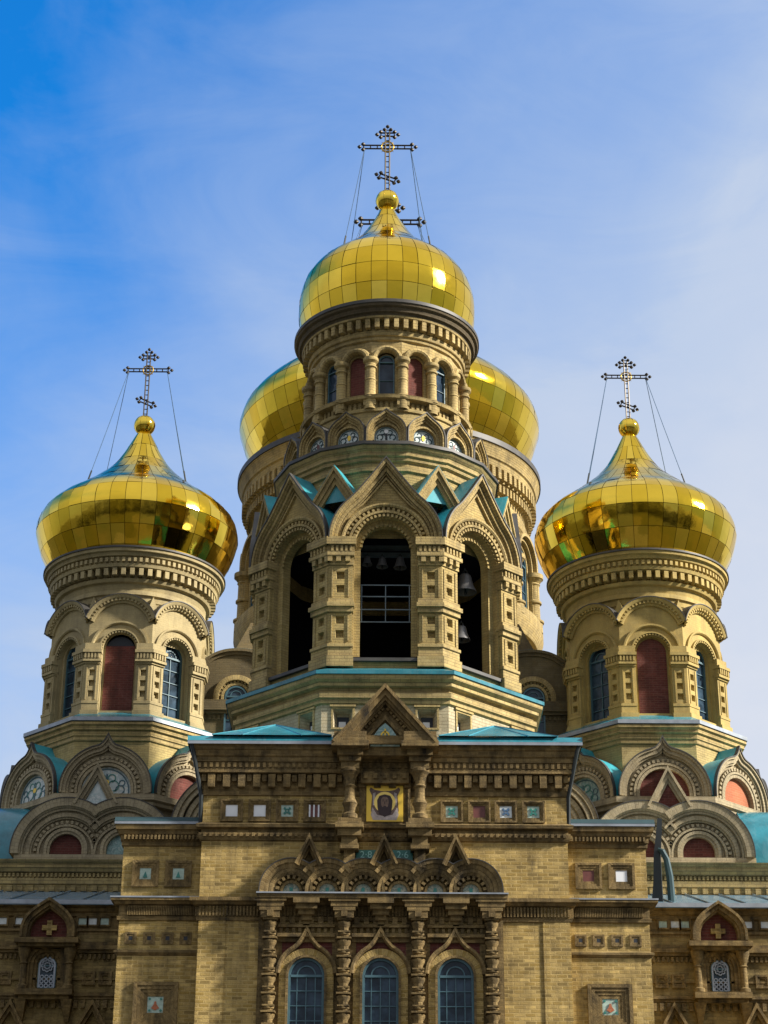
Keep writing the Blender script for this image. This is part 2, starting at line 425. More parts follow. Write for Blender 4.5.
# ------------------------------------------------------------------ domes and crosses
def catmull(P, sub=10):
    out = []
    for i in range(len(P) - 1):
        p0, p1, p2, p3 = P[max(i - 1, 0)], P[i], P[i + 1], P[min(i + 2, len(P) - 1)]
        for k in range(sub):
            t = k / sub
            out.append(tuple(.5 * (2 * p1[c] + (p2[c] - p0[c]) * t + (2 * p0[c] - 5 * p1[c] + 4 * p2[c] - p3[c]) * t * t + (3 * p1[c] - p0[c] - 3 * p2[c] + p3[c]) * t ** 3) for c in (0, 1)))
    out.append(P[-1]); return out
def onion(parent, ax, z0, prof, n, ph, label=None, tilt=.011, seed=1):
    rnd = random.Random(seed)
    pr = catmull([(r, z + z0) for r, z in prof]); d = [0.]
    for a, b in zip(pr, pr[1:]): d.append(d[-1] + math.hypot(b[0] - a[0], b[1] - a[1]))
    def at(s):
        for i in range(1, len(pr)):
            if s <= d[i]: k = (s - d[i - 1]) / max(1e-9, d[i] - d[i - 1]); return pr[i - 1][0] + (pr[i][0] - pr[i - 1][0]) * k, pr[i - 1][1] + (pr[i][1] - pr[i - 1][1]) * k
        return pr[-1]
    m = MB('gold_backing').axis(ax)
    m.lathe([(max(.02, r - .035), z) for r, z in pr[::3] + [pr[-1]]] + [(.01, pr[-1][1])], 64)
    m.use('gold_leaf')
    rows = max(6, round(d[-1] / ph)); G = 3
    for j in range(rows):
        s0, s1 = d[-1] * j / rows, d[-1] * (j + 1) / rows
        rm = at((s0 + s1) / 2)[0]
        nn = n if rm > .42 * max(p[0] for p in prof) else (n // 2 if rm > .15 * max(p[0] for p in prof) else n // 4)
        for i in range(nn):
            a0, a1 = 2 * pi * i / nn, 2 * pi * (i + 1) / nn
            ga = .009 / max(rm, .2); gs = .009
            tx, ty = rnd.gauss(0, tilt), rnd.gauss(0, tilt); bl = rnd.uniform(.08, .3)
            w, h = rm * (a1 - a0), s1 - s0
            def P3(s, a): r, z = at(s); return Vector((r * sin(a), -r * cos(a), z))
            A0, A1, S0, S1 = a0 + ga, a1 - ga, s0 + gs, s1 - gs
            c00, c10, c01, c11 = P3(S0, A0), P3(S0, A1), P3(S1, A0), P3(S1, A1)
            nrm = (c10 - c00).cross(c01 - c00)
            if nrm.length < 1e-9: continue
            nrm.normalize(); vs = []
            for y in range(G + 1):
                for x in range(G + 1):
                    fx, fy = x / G, y / G
                    q = P3(S0 + (S1 - S0) * fy, A0 + (A1 - A0) * fx)
                    fl = c00 * (1 - fx) * (1 - fy) + c10 * fx * (1 - fy) + c01 * (1 - fx) * fy + c11 * fx * fy
                    q = q * (1 - bl) + fl * bl + nrm * (tx * w * (fx - .5) + ty * h * (fy - .5))
                    vs.append(tuple(q))
            m.add(vs, [(y * (G + 1) + x, y * (G + 1) + x + 1, (y + 1) * (G + 1) + x + 1, (y + 1) * (G + 1) + x) for y in range(G) for x in range(G)])
    return m.build('onion_dome', parent, label, angle=40)
def orb(parent, ax, zc, r):
    m = MB('gold_leaf').axis(ax)
    m.lathe([(r * max(.02, sin(pi * i / 20)), zc - r * cos(pi * i / 20)) for i in range(21)], 40)
    m.lathe([(r * .32, zc - r * 1.25), (r * .42, zc - r * 1.15), (r * .4, zc - r * .9)], 24)
    m.use('gold_backing')
    for k in range(10):
        a = 2 * pi * k / 10
        m.tube([(r * 1.002 * sin(pi * i / 12) * cos(a), r * 1.002 * sin(pi * i / 12) * sin(a), zc - r * 1.002 * cos(pi * i / 12)) for i in range(1, 12)], .006, 4)
    return m.build('orb', parent)
def cross(parent, ax, zo, s, hm):       # zo = top of the orb, s = half the main bar, hm = main bar above zo
    m = MB('cross_iron').axis(ax); k = hm / 1.95
    g, t, e = .072 * s, .031 * s, .03 * s
    def bar(p, q):                     # two rails with rungs
        P, Q = Vector((p[0], 0, p[1])), Vector((q[0], 0, q[1])); dd = (Q - P); l = dd.length; dd.normalize(); nn = Vector((-dd.z, 0, dd.x))
        for sg in (-1, 1): m.tube([P + nn * g * sg, Q + nn * g * sg], t, 5)
        c = max(1, int(l / (.22 * s)))
        for i in range(c + 1): o = P + dd * (l * i / c); m.tube([o - nn * g, o + nn * g], t * .8, 4)
    def tref(p, dx, dz):
        P = Vector((p[0], 0, p[1])); dd = Vector((dx, 0, dz)).normalized(); nn = Vector((-dd.z, 0, dd.x))
        for o in (P + dd * .13 * s, P + nn * .115 * s, P - nn * .115 * s):
            m.tube([o + dd * .075 * s, o + dd * .02 * s, o - dd * .02 * s, o - dd * .075 * s], [.02 * s, .07 * s, .07 * s, .02 * s], 8)
    z = lambda h: zo + h * k
    bar((0, zo - .1), (0, z(2.7))); tref((0, z(2.72)), 0, 1)
    bar((-.86 * s, z(1.95)), (.86 * s, z(1.95))); tref((-.88 * s, z(1.95)), -1, 0); tref((.88 * s, z(1.95)), 1, 0)
    bar((-.24 * s, z(2.5)), (.24 * s, z(2.5))); tref((-.25 * s, z(2.5)), -1, 0); tref((.25 * s, z(2.5)), 1, 0)
    bar((-.27 * s, z(.70)), (.27 * s, z(.48))); tref((-.27 * s, z(.70)), -1, .35); tref((.27 * s, z(.48)), 1, -.35)
    m.use('cross_gilt')
    for rr, th in ((.22, .032), (.12, .022)):
        m.tube([(rr * s * sin(2 * pi * i / 20), 0, z(1.95) + rr * s * cos(2 * pi * i / 20)) for i in range(21)], th * s, 6)
    for i in range(12):
        a = 2 * pi * (i + .5) / 12
        m.tube([(.23 * s * sin(a), 0, z(1.95) + .23 * s * cos(a)), (.31 * s * sin(a), 0, z(1.95) + .31 * s * cos(a))], [.02 * s, .004 * s], 4)
    return m.build('cross', parent)
def guys(parent, ax, zb, hb, rs, zs, ang=(40, 140)):     # wires from the bar ends to the dome's shoulder
    for sx in (-1, 1):
        for a in ang:
            m = MB('wire').axis(ax); x, y = sx * rs * sin(R(a)), -rs * cos(R(a))
            p, q = Vector((sx * hb, 0, zb)), Vector((x, y, zs))
            m.tube([p, p.lerp(q, .5) + Vector((0, 0, -.03)), q], .014, 5)
            m.use('dark_iron'); m.tube([q - (p - q).normalized() * .12, q + (p - q).normalized() * .38], .03, 6)
            m.build('guy_wire', parent)

# ================================================================== the cathedral
BT, MD = (0., 57.), (.16, 78.)
cath = bpy.data.objects.new('cathedral', None); C.objects.link(cath)
cath.location = (0, 48, 0); ORG['cathedral'] = Vector((0, 48, 0))
cath['label'] = 'yellow brick cathedral with gilded onion domes, openwork crosses and teal metal roofs'
cath['category'] = 'cathedral'

# ------------------------------------------------------------------ bell tower
def bell_tower():
    ax = BT; A = 3.95; hw = A * tan(R(22.5))
    B = lambda y: zr(y, 53.05)
    b = MB('tower_brick').axis(ax)
    zs = zr(670, 52.2)                    # sill height
    # base octagon and its cornice
    hb = 4.45 * tan(R(22.5)); zz = zr(718, 52.5); z7 = zr(703, 52.5)
    for az in range(0, 360, 45):
        b.use('base_brick').face_at(ax, az, 4.45)
        nich = [(u - .28, u + .28, zz - .28, zz + .28) for u in (-1.22, 1.22)] if az in (0, 45, 315) else []
        b.holes(-hb, hb, 10, z7, 0, nich, .3, .35)
        for u in ((-1.22, 1.22) if nich else ()):
            b.use('tower_trim'); b.sweep(sq(u, zz, .34), band(-.06, 0, -.05, .03)); b.box(u - .38, u + .38, zz + .34, zz + .4, -.05, .07)
            b.use('dark_fill'); b.box(u - .17, u + .17, zz - .2, zz + .12, -.31, -.285); b.use('white_tile'); b.box(u - .12, u + .08, zz - .2, zz - .02, -.31, -.28)  # dark back panel paints shade into the niche, pale block in front
    b.use('tower_trim').axis(ax)
    c = lambda y: zr(y, 52.35)
    b.lathe([(4.45, c(703)), (4.53, c(702)), (4.53, c(698)), (4.6, c(697)), (4.6, c(692)), (4.5, c(691.5)), (4.5, c(687)), (4.66, c(686)), (4.66, c(683)),
             (4.78, c(680)), (4.8, c(675)), (4.7, c(674.5))], 8, rot=22.5, poly=True)
    b.use('tower_brick')
    # belfry walls
    cv = B(546); out = ogee(1.70, B(541), B(541) + 2.66, t=50, pull=.8)
    v0, vob = zs, B(659)
    tf = topf([(-hw, B(541))] + out[1:-1] + [(hw, B(541))])
    for az in (-90, -45, 0, 45, 90):
        b.use('tower_brick').face_at(ax, az, A)
        b.archwall(-hw, hw, v0, tf, .955, cv, vob, 0)
        pth = [(-.955, vob)] + arc(.955, cv) + [(.955, vob)]
        b.use('tower_trim'); b.sweep(pth, [(0, 0), (0, -.2)])
        b.use('tower_brick'); b.sweep(arc(.765, cv, leg=cv - vob), [(0, -.5), (0, -.2), (.195, -.2)], caps=False)
        b.along(arc(.765, cv), .14, .04, -.05, .03, -.23, -.15)
        b.use('chamber_shade'); b.archwall(-hw + .05, hw - .05, v0, lambda u: B(500), .765, cv, vob, -.5)
        b.use('tower_trim')
        b.use('cap_lead'); b.box(-1.0, 1.0, vob - .1, vob, -.3, .13); b.use('tower_trim')
        # archivolt
        b.along(arc(.955, cv), .125, .036, 0, .085, -.05, .1)
        b.sweep(arc(1.07, cv, n=32), band(0, .07, 0, .12))
        b.along(arc(1.14, cv), .15, .04, .02, .11, 0, .1)
        b.sweep(arc(1.27, cv, n=32), [(0, 0), (0, .12), (.05, .16), (.1, .16), (.1, 0)])
        b.sweep(ogee(1.42, B(542), B(542) + 2.22, t=50, pull=.8), [(0, 0), (0, .12), (.035, .12), (.035, .05), (.05, .05), (.05, .19), (.14, .19), (.14, .1), (.155, .1), (.155, .26), (.2, .26), (.2, .33), (.29, .33), (.29, 0)])
        b.sweep(ogee(1.38, B(542), B(542) + 2.06, t=56, pull=.85), band(0, .05, 0, .09))
        # pilasters
        for sg in (-1, 1):
            f = lambda u0, u1, y0, y1, w: b.box(sg * u0, sg * u1, B(y0), B(y1), -.05, w)
            b.use('tower_brick')
            q = [(1.02, .02), ]
            a_, b_ = (1.0, hw)
            wp = .13; b_ = hw + wp * tan(R(22.5)); x0, x1 = min(sg * a_, sg * b_), max(sg * a_, sg * b_)
            hx = sg * 1.36; hs = .125
            hol = [(hx - hs, hx + hs, B(y) - .125, B(y) + .125) for y in (577, 590.5)]
            b.holes(x0, x1, B(601), B(567), wp, hol, .24, .4)
            hol = [(hx - hs, hx + hs, B(y) - .125, B(y) + .125) for y in (621.5, 635.5)]
            b.holes(x0, x1, B(646), B(614), wp, hol, .24, .4)
            ed = sg * a_
            b.add([(ed, B(646), -.02), (ed, B(646), wp), (ed, B(567), wp), (ed, B(567), -.02)], [(0, 1, 2, 3)])
            b.use('tower_trim')
            for y0, y1 in ((599, 570), (643, 617)):           # slots beside the recesses
                for uu in (1.11, 1.60): b.box(sg * uu - .018, sg * uu + .018, B(y0), B(y1), wp - .02, wp + .03)
            for y0, y1, w, e in ((548.5, 541, .36, .1), (555, 548.5, .24, .05), (559, 555, .3, .06), (567, 559, .17, .03),
                              (605, 600.5, .19, .03), (609, 605, .27, .07), (614, 609, .2, .04), (649, 646, .2, .04), (658, 649, .16, .02), (668.5, 658, .23, .05)):
                f(1.0 - e, hw + w * tan(R(22.5)), y0, y1, w)
            for i in range(5):
                u = 1.05 + i * .14; b.box(sg * u - .035, sg * u + .035, B(555), B(549.3), .2, .31)
            for u in (1.14, 1.42, 1.68): b.box(sg * u - .07, sg * u + .07, B(564.5), B(559), .1, .28)
    b.use('chamber_shade').axis(ax)        # closed back of the bell chamber, its floor and ceiling
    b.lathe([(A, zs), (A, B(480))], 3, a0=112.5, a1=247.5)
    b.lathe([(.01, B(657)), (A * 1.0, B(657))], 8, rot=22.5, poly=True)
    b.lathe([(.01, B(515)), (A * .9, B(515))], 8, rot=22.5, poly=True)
    # octagon above the arches, sixteen-sided cornice
    c = lambda y: zr(y, 53.5)
    b.use('tower_brick').lathe([(3.3, B(530)), (3.3, c(470))], 16, rot=11.25, poly=True)
    b.use('tower_trim').lathe([(3.3, c(470)), (3.38, c(469)), (3.38, c(465)), (3.3, c(464.5)), (3.3, c(460)), (3.4, c(459)), (3.4, c(456)), (3.47, c(455)), (3.47, c(451)),
             (3.6, c(448)), (3.63, c(446))], 16, rot=11.25, poly=True)
    b.use('cap_lead').lathe([(3.62, c(446.3)), (3.68, c(446)), (3.68, c(443)), (3.5, c(442)), (2.7, c(440.5))], 16, rot=11.25, poly=True); b.use('tower_trim')
    # pedestal and drum
    dz = lambda y: zr(y, 54.2)
    zk = c(442)
    b.use('drum_brick').lathe([(2.66, zk), (2.66, dz(410)), (2.72, dz(409)), (2.72, dz(406))], 64)
    b.use('tower_trim').lathe([(2.72, dz(406)), (2.6, dz(405.5)), (2.6, dz(399)), (2.86, dz(398)), (2.9, dz(395)), (2.4, dz(394.5))], 64)
    b.ring_dentils(2.59, 2.66, dz(405), dz(399.2), 96, .55)
    b.use('drum_brick').lathe([(2.34, dz(396)), (2.34, dz(338))], 64)
    e = lambda y: zr(y, 54.25)
    b.use('tower_trim').lathe([(2.5, e(347)), (2.5, e(338)), (2.58, e(337)), (2.6, e(334)), (2.66, e(333.5)), (2.68, e(329)), (2.56, e(328.5)), (2.56, e(319)), (2.86, e(318.5)), (2.88, e(317))], 72)
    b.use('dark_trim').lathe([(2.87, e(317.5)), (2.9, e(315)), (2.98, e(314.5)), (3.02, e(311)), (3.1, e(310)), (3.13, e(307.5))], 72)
    b.use('cap_lead').lathe([(3.12, e(308)), (3.16, e(307.5)), (3.16, e(304.5)), (3.05, e(303.5)), (2.75, e(302))], 72); b.use('tower_trim')
    b.ring_dentils(2.55, 2.85, e(328), e(319.2), 56, .48)
    for k in range(-5, 6):                # wall piers between the drum windows
        b.use('tower_trim').face_at(ax, k * 22.5, 2.4)
        zsps = dz(357.5)
        b.archwall(-.5, .5, zsps - .02, lambda u: e(338), .27, zsps - .02, zsps - .02, .1)
        b.sweep(arc(.27, zsps, leg=zsps - dz(396)), [(0, -.03), (0, .1), (.1, .1)], caps=False)
        b.sweep(arc(.335, zsps, n=16), [(0, .05), (-.005, .2), (.04, .3), (.1, .33), (.165, .3), (.205, .2), (.2, .05)])
    body = b.build('bell_tower', cath)
    # ---- sub-parts
    for k in range(-4, 5):
        if k % 2 == 0: window('window', body, ax, k * 22.5, 2.4, 0, dz(394), zsps, .255, .01, cols=1, rows=2, fr=.035, fan=False)
        else: MB('red_brick').face_at(ax, k * 22.5, 2.4).prism(lens(.262, dz(394), zsps), -.04, .02) or 0
    for k in (-3, -1, 1, 3):
        m = MB('red_brick').face_at(ax, k * 22.5, 2.4); m.prism(lens(.262, dz(394), zsps), -.04, .02); m.build('blind_window', body)
    for k in range(-5, 5):
        a = R((k + .5) * 22.5); p = (ax[0] + 2.64 * sin(a), ax[1] - 2.64 * cos(a))
        m = MB('tower_trim').axis(p)
        z0, z1 = dz(396), dz(357)
        h = z1 - z0; q = lambda t: z0 + h * t
        m.lathe([(.2, q(-.28)), (.2, q(-.03)), (.26, q(-.02)), (.26, q(.02)), (.22, q(.03)), (.22, q(.06)), (.19, q(.08)), (.165, q(.11)), (.165, q(.45)), (.18, q(.46)), (.18, q(.48)), (.16, q(.5)), (.155, q(.76)), (.2, q(.78)), (.2, q(.81)), (.165, q(.83)), (.17, q(.88)), (.23, q(.93)), (.25, q(.94)), (.25, q(1.02)), (.05, q(1.03))], 20)
        m.face_at(ax, (k + .5) * 22.5, 2.64); m.box(-.2, .2, q(-.2), q(-.05), -.2, .16); m.box(-.16, .16, q(-.33), q(-.2), -.2, .1)
        m.build('column', body)
    for k in range(-5, 6):                # ring of small keel-arched gables with mosaic lunettes
        az = k * 22.5; m = MB('tower_trim').face_at(ax, az, 3.25); zb = zr(438.5, 53.75); hwk = .655
        o = ogee(.63, zb + .2, zr(410.5, 53.75), leg=.36, t=58, pull=.45)
        m.archwall(-.63, .63, zb - .2, topf(o[1:-1]), .385, zb + .12, zb - .02, -.1)
        m.sweep(o, [(0, -.75), (0, .1), (-.07, .1), (-.07, .03), (-.13, .03), (-.13, -.03), (-.2, -.03), (-.2, -.1)], mid=0)
        m.use('cap_lead'); m.sweep(o, [(-.005, .05), (-.005, .125), (.025, .125), (.025, -.6)], caps=False); m.use('tower_trim')
        m.sweep(arc(.385, zb + .12, leg=.14), [(.06, -.1), (.06, -.04), (0, -.04), (0, -.2)])
        g = m.build('keel_gable', body)
        m = MB('mosaic_pale').face_at(ax, az, 3.25); m.prism(lens(.39, zb - .02, zb + .12), -.24, -.18)
        m.use('frame_blue'); m.sweep(arc(.34, zb + .12, leg=.1), band(-.012, .012, -.19, -.165)); m.use('pipe_teal')
        for sg in (-1, 1): m.sweep(arc(.09, zb + .13, sg * .2, 220, -80, 10), band(-.016, .016, -.19, -.165), caps=False); m.sweep(arc(.07, zb + .3, sg * .12, 180, -120, 10), band(-.014, .014, -.19, -.165), caps=False)
        if az: m.use('icon_gold' if k % 2 else 'tile_red'); m.prism([(.06 * cos(t * pi / 4), zb + .2 + .1 * sin(t * pi / 4)) for t in range(8)], -.19, -.16)
        if az == 0:
            m.use('dark_fill'); m.box(-.035, .035, zb + .04, zb + .25, -.18, -.16); m.box(-.16, .16, zb + .2, zb + .235, -.18, -.162)
            m.use('white_tile'); m.prism([(.07 * cos(i * pi / 6), zb + .33 + .07 * sin(i * pi / 6)) for i in range(12)], -.18, -.155)
        m.build('mosaic', body)
    # ---- roofs of the arches and the corner gables
    m = MB('gable_roof_teal')
    for az in (-90, -45, 0, 45, 90):
        m.face_at(ax, az, A); o = ogee(1.71, B(542), B(542) + 2.7, t=50, pull=.8)
        m.use('cap_lead'); m.sweep(o, [(-.005, .28), (-.005, .36), (.03, .36), (.03, .2)], caps=False); m.use('gable_roof_teal')
        m.sweep(o, [(-.02, .3), (.012, .3), (.012, -.6)], caps=False)
    ap = zr(463.5, 53.0)
    for k in (-3, -1, 1, 3):
        m.face_at(ax, k * 22.5, 4.08); m.sweep([(-.76, ap - 1.2), (0, ap), (.76, ap - 1.2)], [(-.03, .15), (.0, .15), (.0, -.8)], caps=False)
        m.poly([(-.7, ap - 1.2), (.7, ap - 1.2), (0, ap - .05)], -.06)
    m.build('arch_roof', body)
    for k in (-3, -1, 1, 3):
        m = MB('tower_trim').face_at(ax, k * 22.5, 4.08)
        m.sweep([(-.8, ap - 1.263), (0, ap), (.8, ap - 1.263)], [(-.02, -.1), (-.02, .17), (-.1, .17), (-.1, .1), (-.22, .1), (-.22, .03), (-.33, .03), (-.33, -.1)])
        m.build('corner_gable', body)
    m = MB('teal_roof').axis(ax); c = lambda y: zr(y, 52.2)
    m.lathe([(4.72, c(674.3)), (4.84, c(674.1)), (4.84, c(670.5)), (4.8, c(670.2)), (4.0, c(669) + .3)], 8, rot=22.5, poly=True)
    m.build('sill_roof', body)
    m = MB('rail_metal').face_at(ax, 0, A)     # glazing bars behind the front opening
    for y in (580.5, 592, 605, 617.5): m.box(-.765, .765, B(y) - .016, B(y) + .016, -.4, -.37)
    for u in (-.72, 0, .72): m.box(u - .014, u + .014, B(617.5), B(580.5), -.395, -.375)
    m.build('belfry_grille', body)
    m = MB('rail_metal').face_at(ax, 0, A)
    for y in (541, 548): m.box(-1.6, 1.6, zr(y, 54.3) - .06, zr(y, 54.3) + .05, -1.9, -1.72)
    m.build('bell_beam', body)
    zd = e(303)
    onion(body, ax, zd, [(2.85, 0), (3.0, .7), (3.03, 1.35), (2.92, 2.0), (2.6, 2.6), (2.05, 3.1), (1.56, 3.5), (1.15, 3.9), (.84, 4.3), (.6, 4.7), (.38, 5.1), (.24, 5.45), (.17, 5.65)], 36, .78, seed=3)
    zo = zr(201, 57); orb(body, ax, zo, .41); cross(body, ax, zo + .4, 1.0, zr(147, 57) - zo - .4)
    guys(body, ax, zr(148, 57), .82, 1.75, zd + 3.42, (58, 126))
bell_tower()

# ------------------------------------------------------------------ great dome behind
def great_dome():
    ax = MD; b = MB('drum_brick').axis(ax)
    z1 = zr(600, 78); zl = zr(487, 78)
    c = lambda t: zl - t
    b.lathe([(6.05, 22), (6.05, c(3))], 96)
    b.use('tower_trim').lathe([(6.05, c(3.1)), (6.15, c(3)), (6.2, c(2.7)), (6.1, c(2.65)), (6.1, c(2.2)), (6.25, c(2.1)), (6.3, c(1.8)), (6.4, c(1.75)), (6.4, c(1.2)), (6.5, c(1.15)), (6.55, c(.9)), (6.62, c(.85)), (6.74, c(.4)), (6.8, c(.3))], 96)
    b.use('cap_lead').lathe([(6.78, c(.32)), (6.84, c(.3)), (6.84, c(.05)), (6.6, c(0)), (6.3, c(-.05))], 96); b.use('tower_trim')
    b.ring_dentils(6.38, 6.6, c(1.7), c(1.22), 110, .5); b.ring_dentils(6.28, 6.4, c(2.2), c(1.85), 150, .5)
    zc, zb = zr(588, 78), zr(634, 78)
    b.lathe([(6.05, zb - 1.2), (6.5, zb - 1.1), (6.75, zb - .6), (6.75, zb - .1), (6.05, zb)], 96)
    for k in range(-6, 7):
        b.face_at(ax, k * 22.5, 6.05)
        for r, w in ((.78, .12), (.95, .3), (1.12, .48)): b.sweep(arc(r, zc + .25, leg=zc + .25 - zb), band(0, .14, 0, w))
    body = b.build('great_dome_drum', cath)
    for k in list(range(-6, -2)) + list(range(2, 6)):
        a = R((k + .5) * 22.5); m = MB('tower_trim').axis((ax[0] + 6.42 * sin(a), ax[1] - 6.42 * cos(a)))
        h = zc - zb; q = lambda t: zb + h * t
        m.lathe([(.36, q(-.2)), (.36, q(0)), (.42, q(.01)), (.42, q(.05)), (.3, q(.08)), (.27, q(.12)), (.26, q(.4)), (.34, q(.42)), (.34, q(.46)), (.26, q(.5)), (.25, q(.8)), (.3, q(.83)), (.27, q(.86)), (.4, q(.94)), (.44, q(.95)), (.44, q(1.04)), (.1, q(1.05))], 20)
        m.build('column', body)
    for k in (-4, -3, 3, 4): window('window', body, ax, k * 22.5, 6.05, 0, zb, zc + .25, .72, .03, glass='pane_blue')
    P = [(3.12, 0), (3.33, .35), (3.57, .82), (3.74, 1.35), (3.8, 1.75), (3.6, 2.25), (3.16, 2.75), (2.7, 3.1), (2.15, 3.6), (1.67, 4.0), (1.4, 4.3), (1.03, 4.7), (.62, 5.25), (.43, 5.6), (.3, 5.9), (.2, 6.1)]
    onion(body, ax, zl + .03, [(r * 1.805, z * 1.62) for r, z in P], 60, .95, seed=5, tilt=.007)
    zo = zl + 6.1 * 1.62 + .75; zm = zr(222, 78)
    orb(body, ax, zo, .66); cross(body, ax, zo + .64, 1.62, zm - zo - .64)
    guys(body, ax, zm, 1.3, 4.0, zl + 6.2, (62, 120))
great_dome()

# ------------------------------------------------------------------ corner turrets
def keel(m, lun, ax, az, apo, hw, zb, apex, mat_l, parent, r_l, depth, cu=0., legs=.0):
    """one keel-arched gable with dentils; its lunette is a sub-part"""
    m.use('pale_trim').face_at(ax, az, apo)
    cv = zb + legs
    r = hw * .985
    o = ogee(r, cv, apex, cu, leg=legs, t=77, pull=.45)
    m.archwall(cu - r, cu + r, zb, topf(o[1:-1] if legs else o), r_l, cv, zb, -.04, cu)
    m.sweep(o, [(0, -depth), (0, .2), (-.07, .2), (-.07, .13), (-.2, .13), (-.2, .06), (-.27, .06), (-.27, -.02)], mid=cu)
    ra = r * .78
    m.along(arc(ra - .13, cv, cu, leg=legs), .16, .045, 0, .1, -.02, .07)
    m.sweep(arc(ra - .18, cv, cu, leg=legs), band(-.06, .02, -.02, .09))
    m.sweep(arc(r_l, cv, cu, leg=legs), [(.1, -.02), (.1, .06), (0, .06), (0, -.14)])
    l = MB(mat_l).face_at(ax, az, apo); l.prism(lens(r_l + .005, zb, cv, cu), -.18, -.1)
    if 'mosaic' in mat_l:                   # scrollwork of darker glass
        l.use('frame_blue'); l.sweep(arc(r_l * .9, cv, cu, leg=legs), band(-.02, .02, -.1, -.08)); l.box(cu - .03, cu + .03, zb + .05, cv + r_l * .7, -.1, -.082)
        for sg in (-1, 1):
            for k, (a_, b_, rr) in enumerate(((.28, .3, .17), (.55, .14, .14), (.2, .62, .12), (.62, .42, .09))):
                l.use('frame_blue' if k % 2 else 'plaque_green'); l.sweep(arc(rr * r_l / .8, zb + legs * .4 + b_ * r_l, cu + sg * a_ * r_l, 200, -90, 12), band(-.018, .018, -.1, -.082), caps=False)
        l.use('icon_gold'); l.prism([(cu + .09 * cos(t * pi / 4), cv + .36 * r_l + .09 * sin(t * pi / 4)) for t in range(8)], -.1, -.078)
    l.build('mosaic' if 'mosaic' in mat_l else 'blind_window', parent)

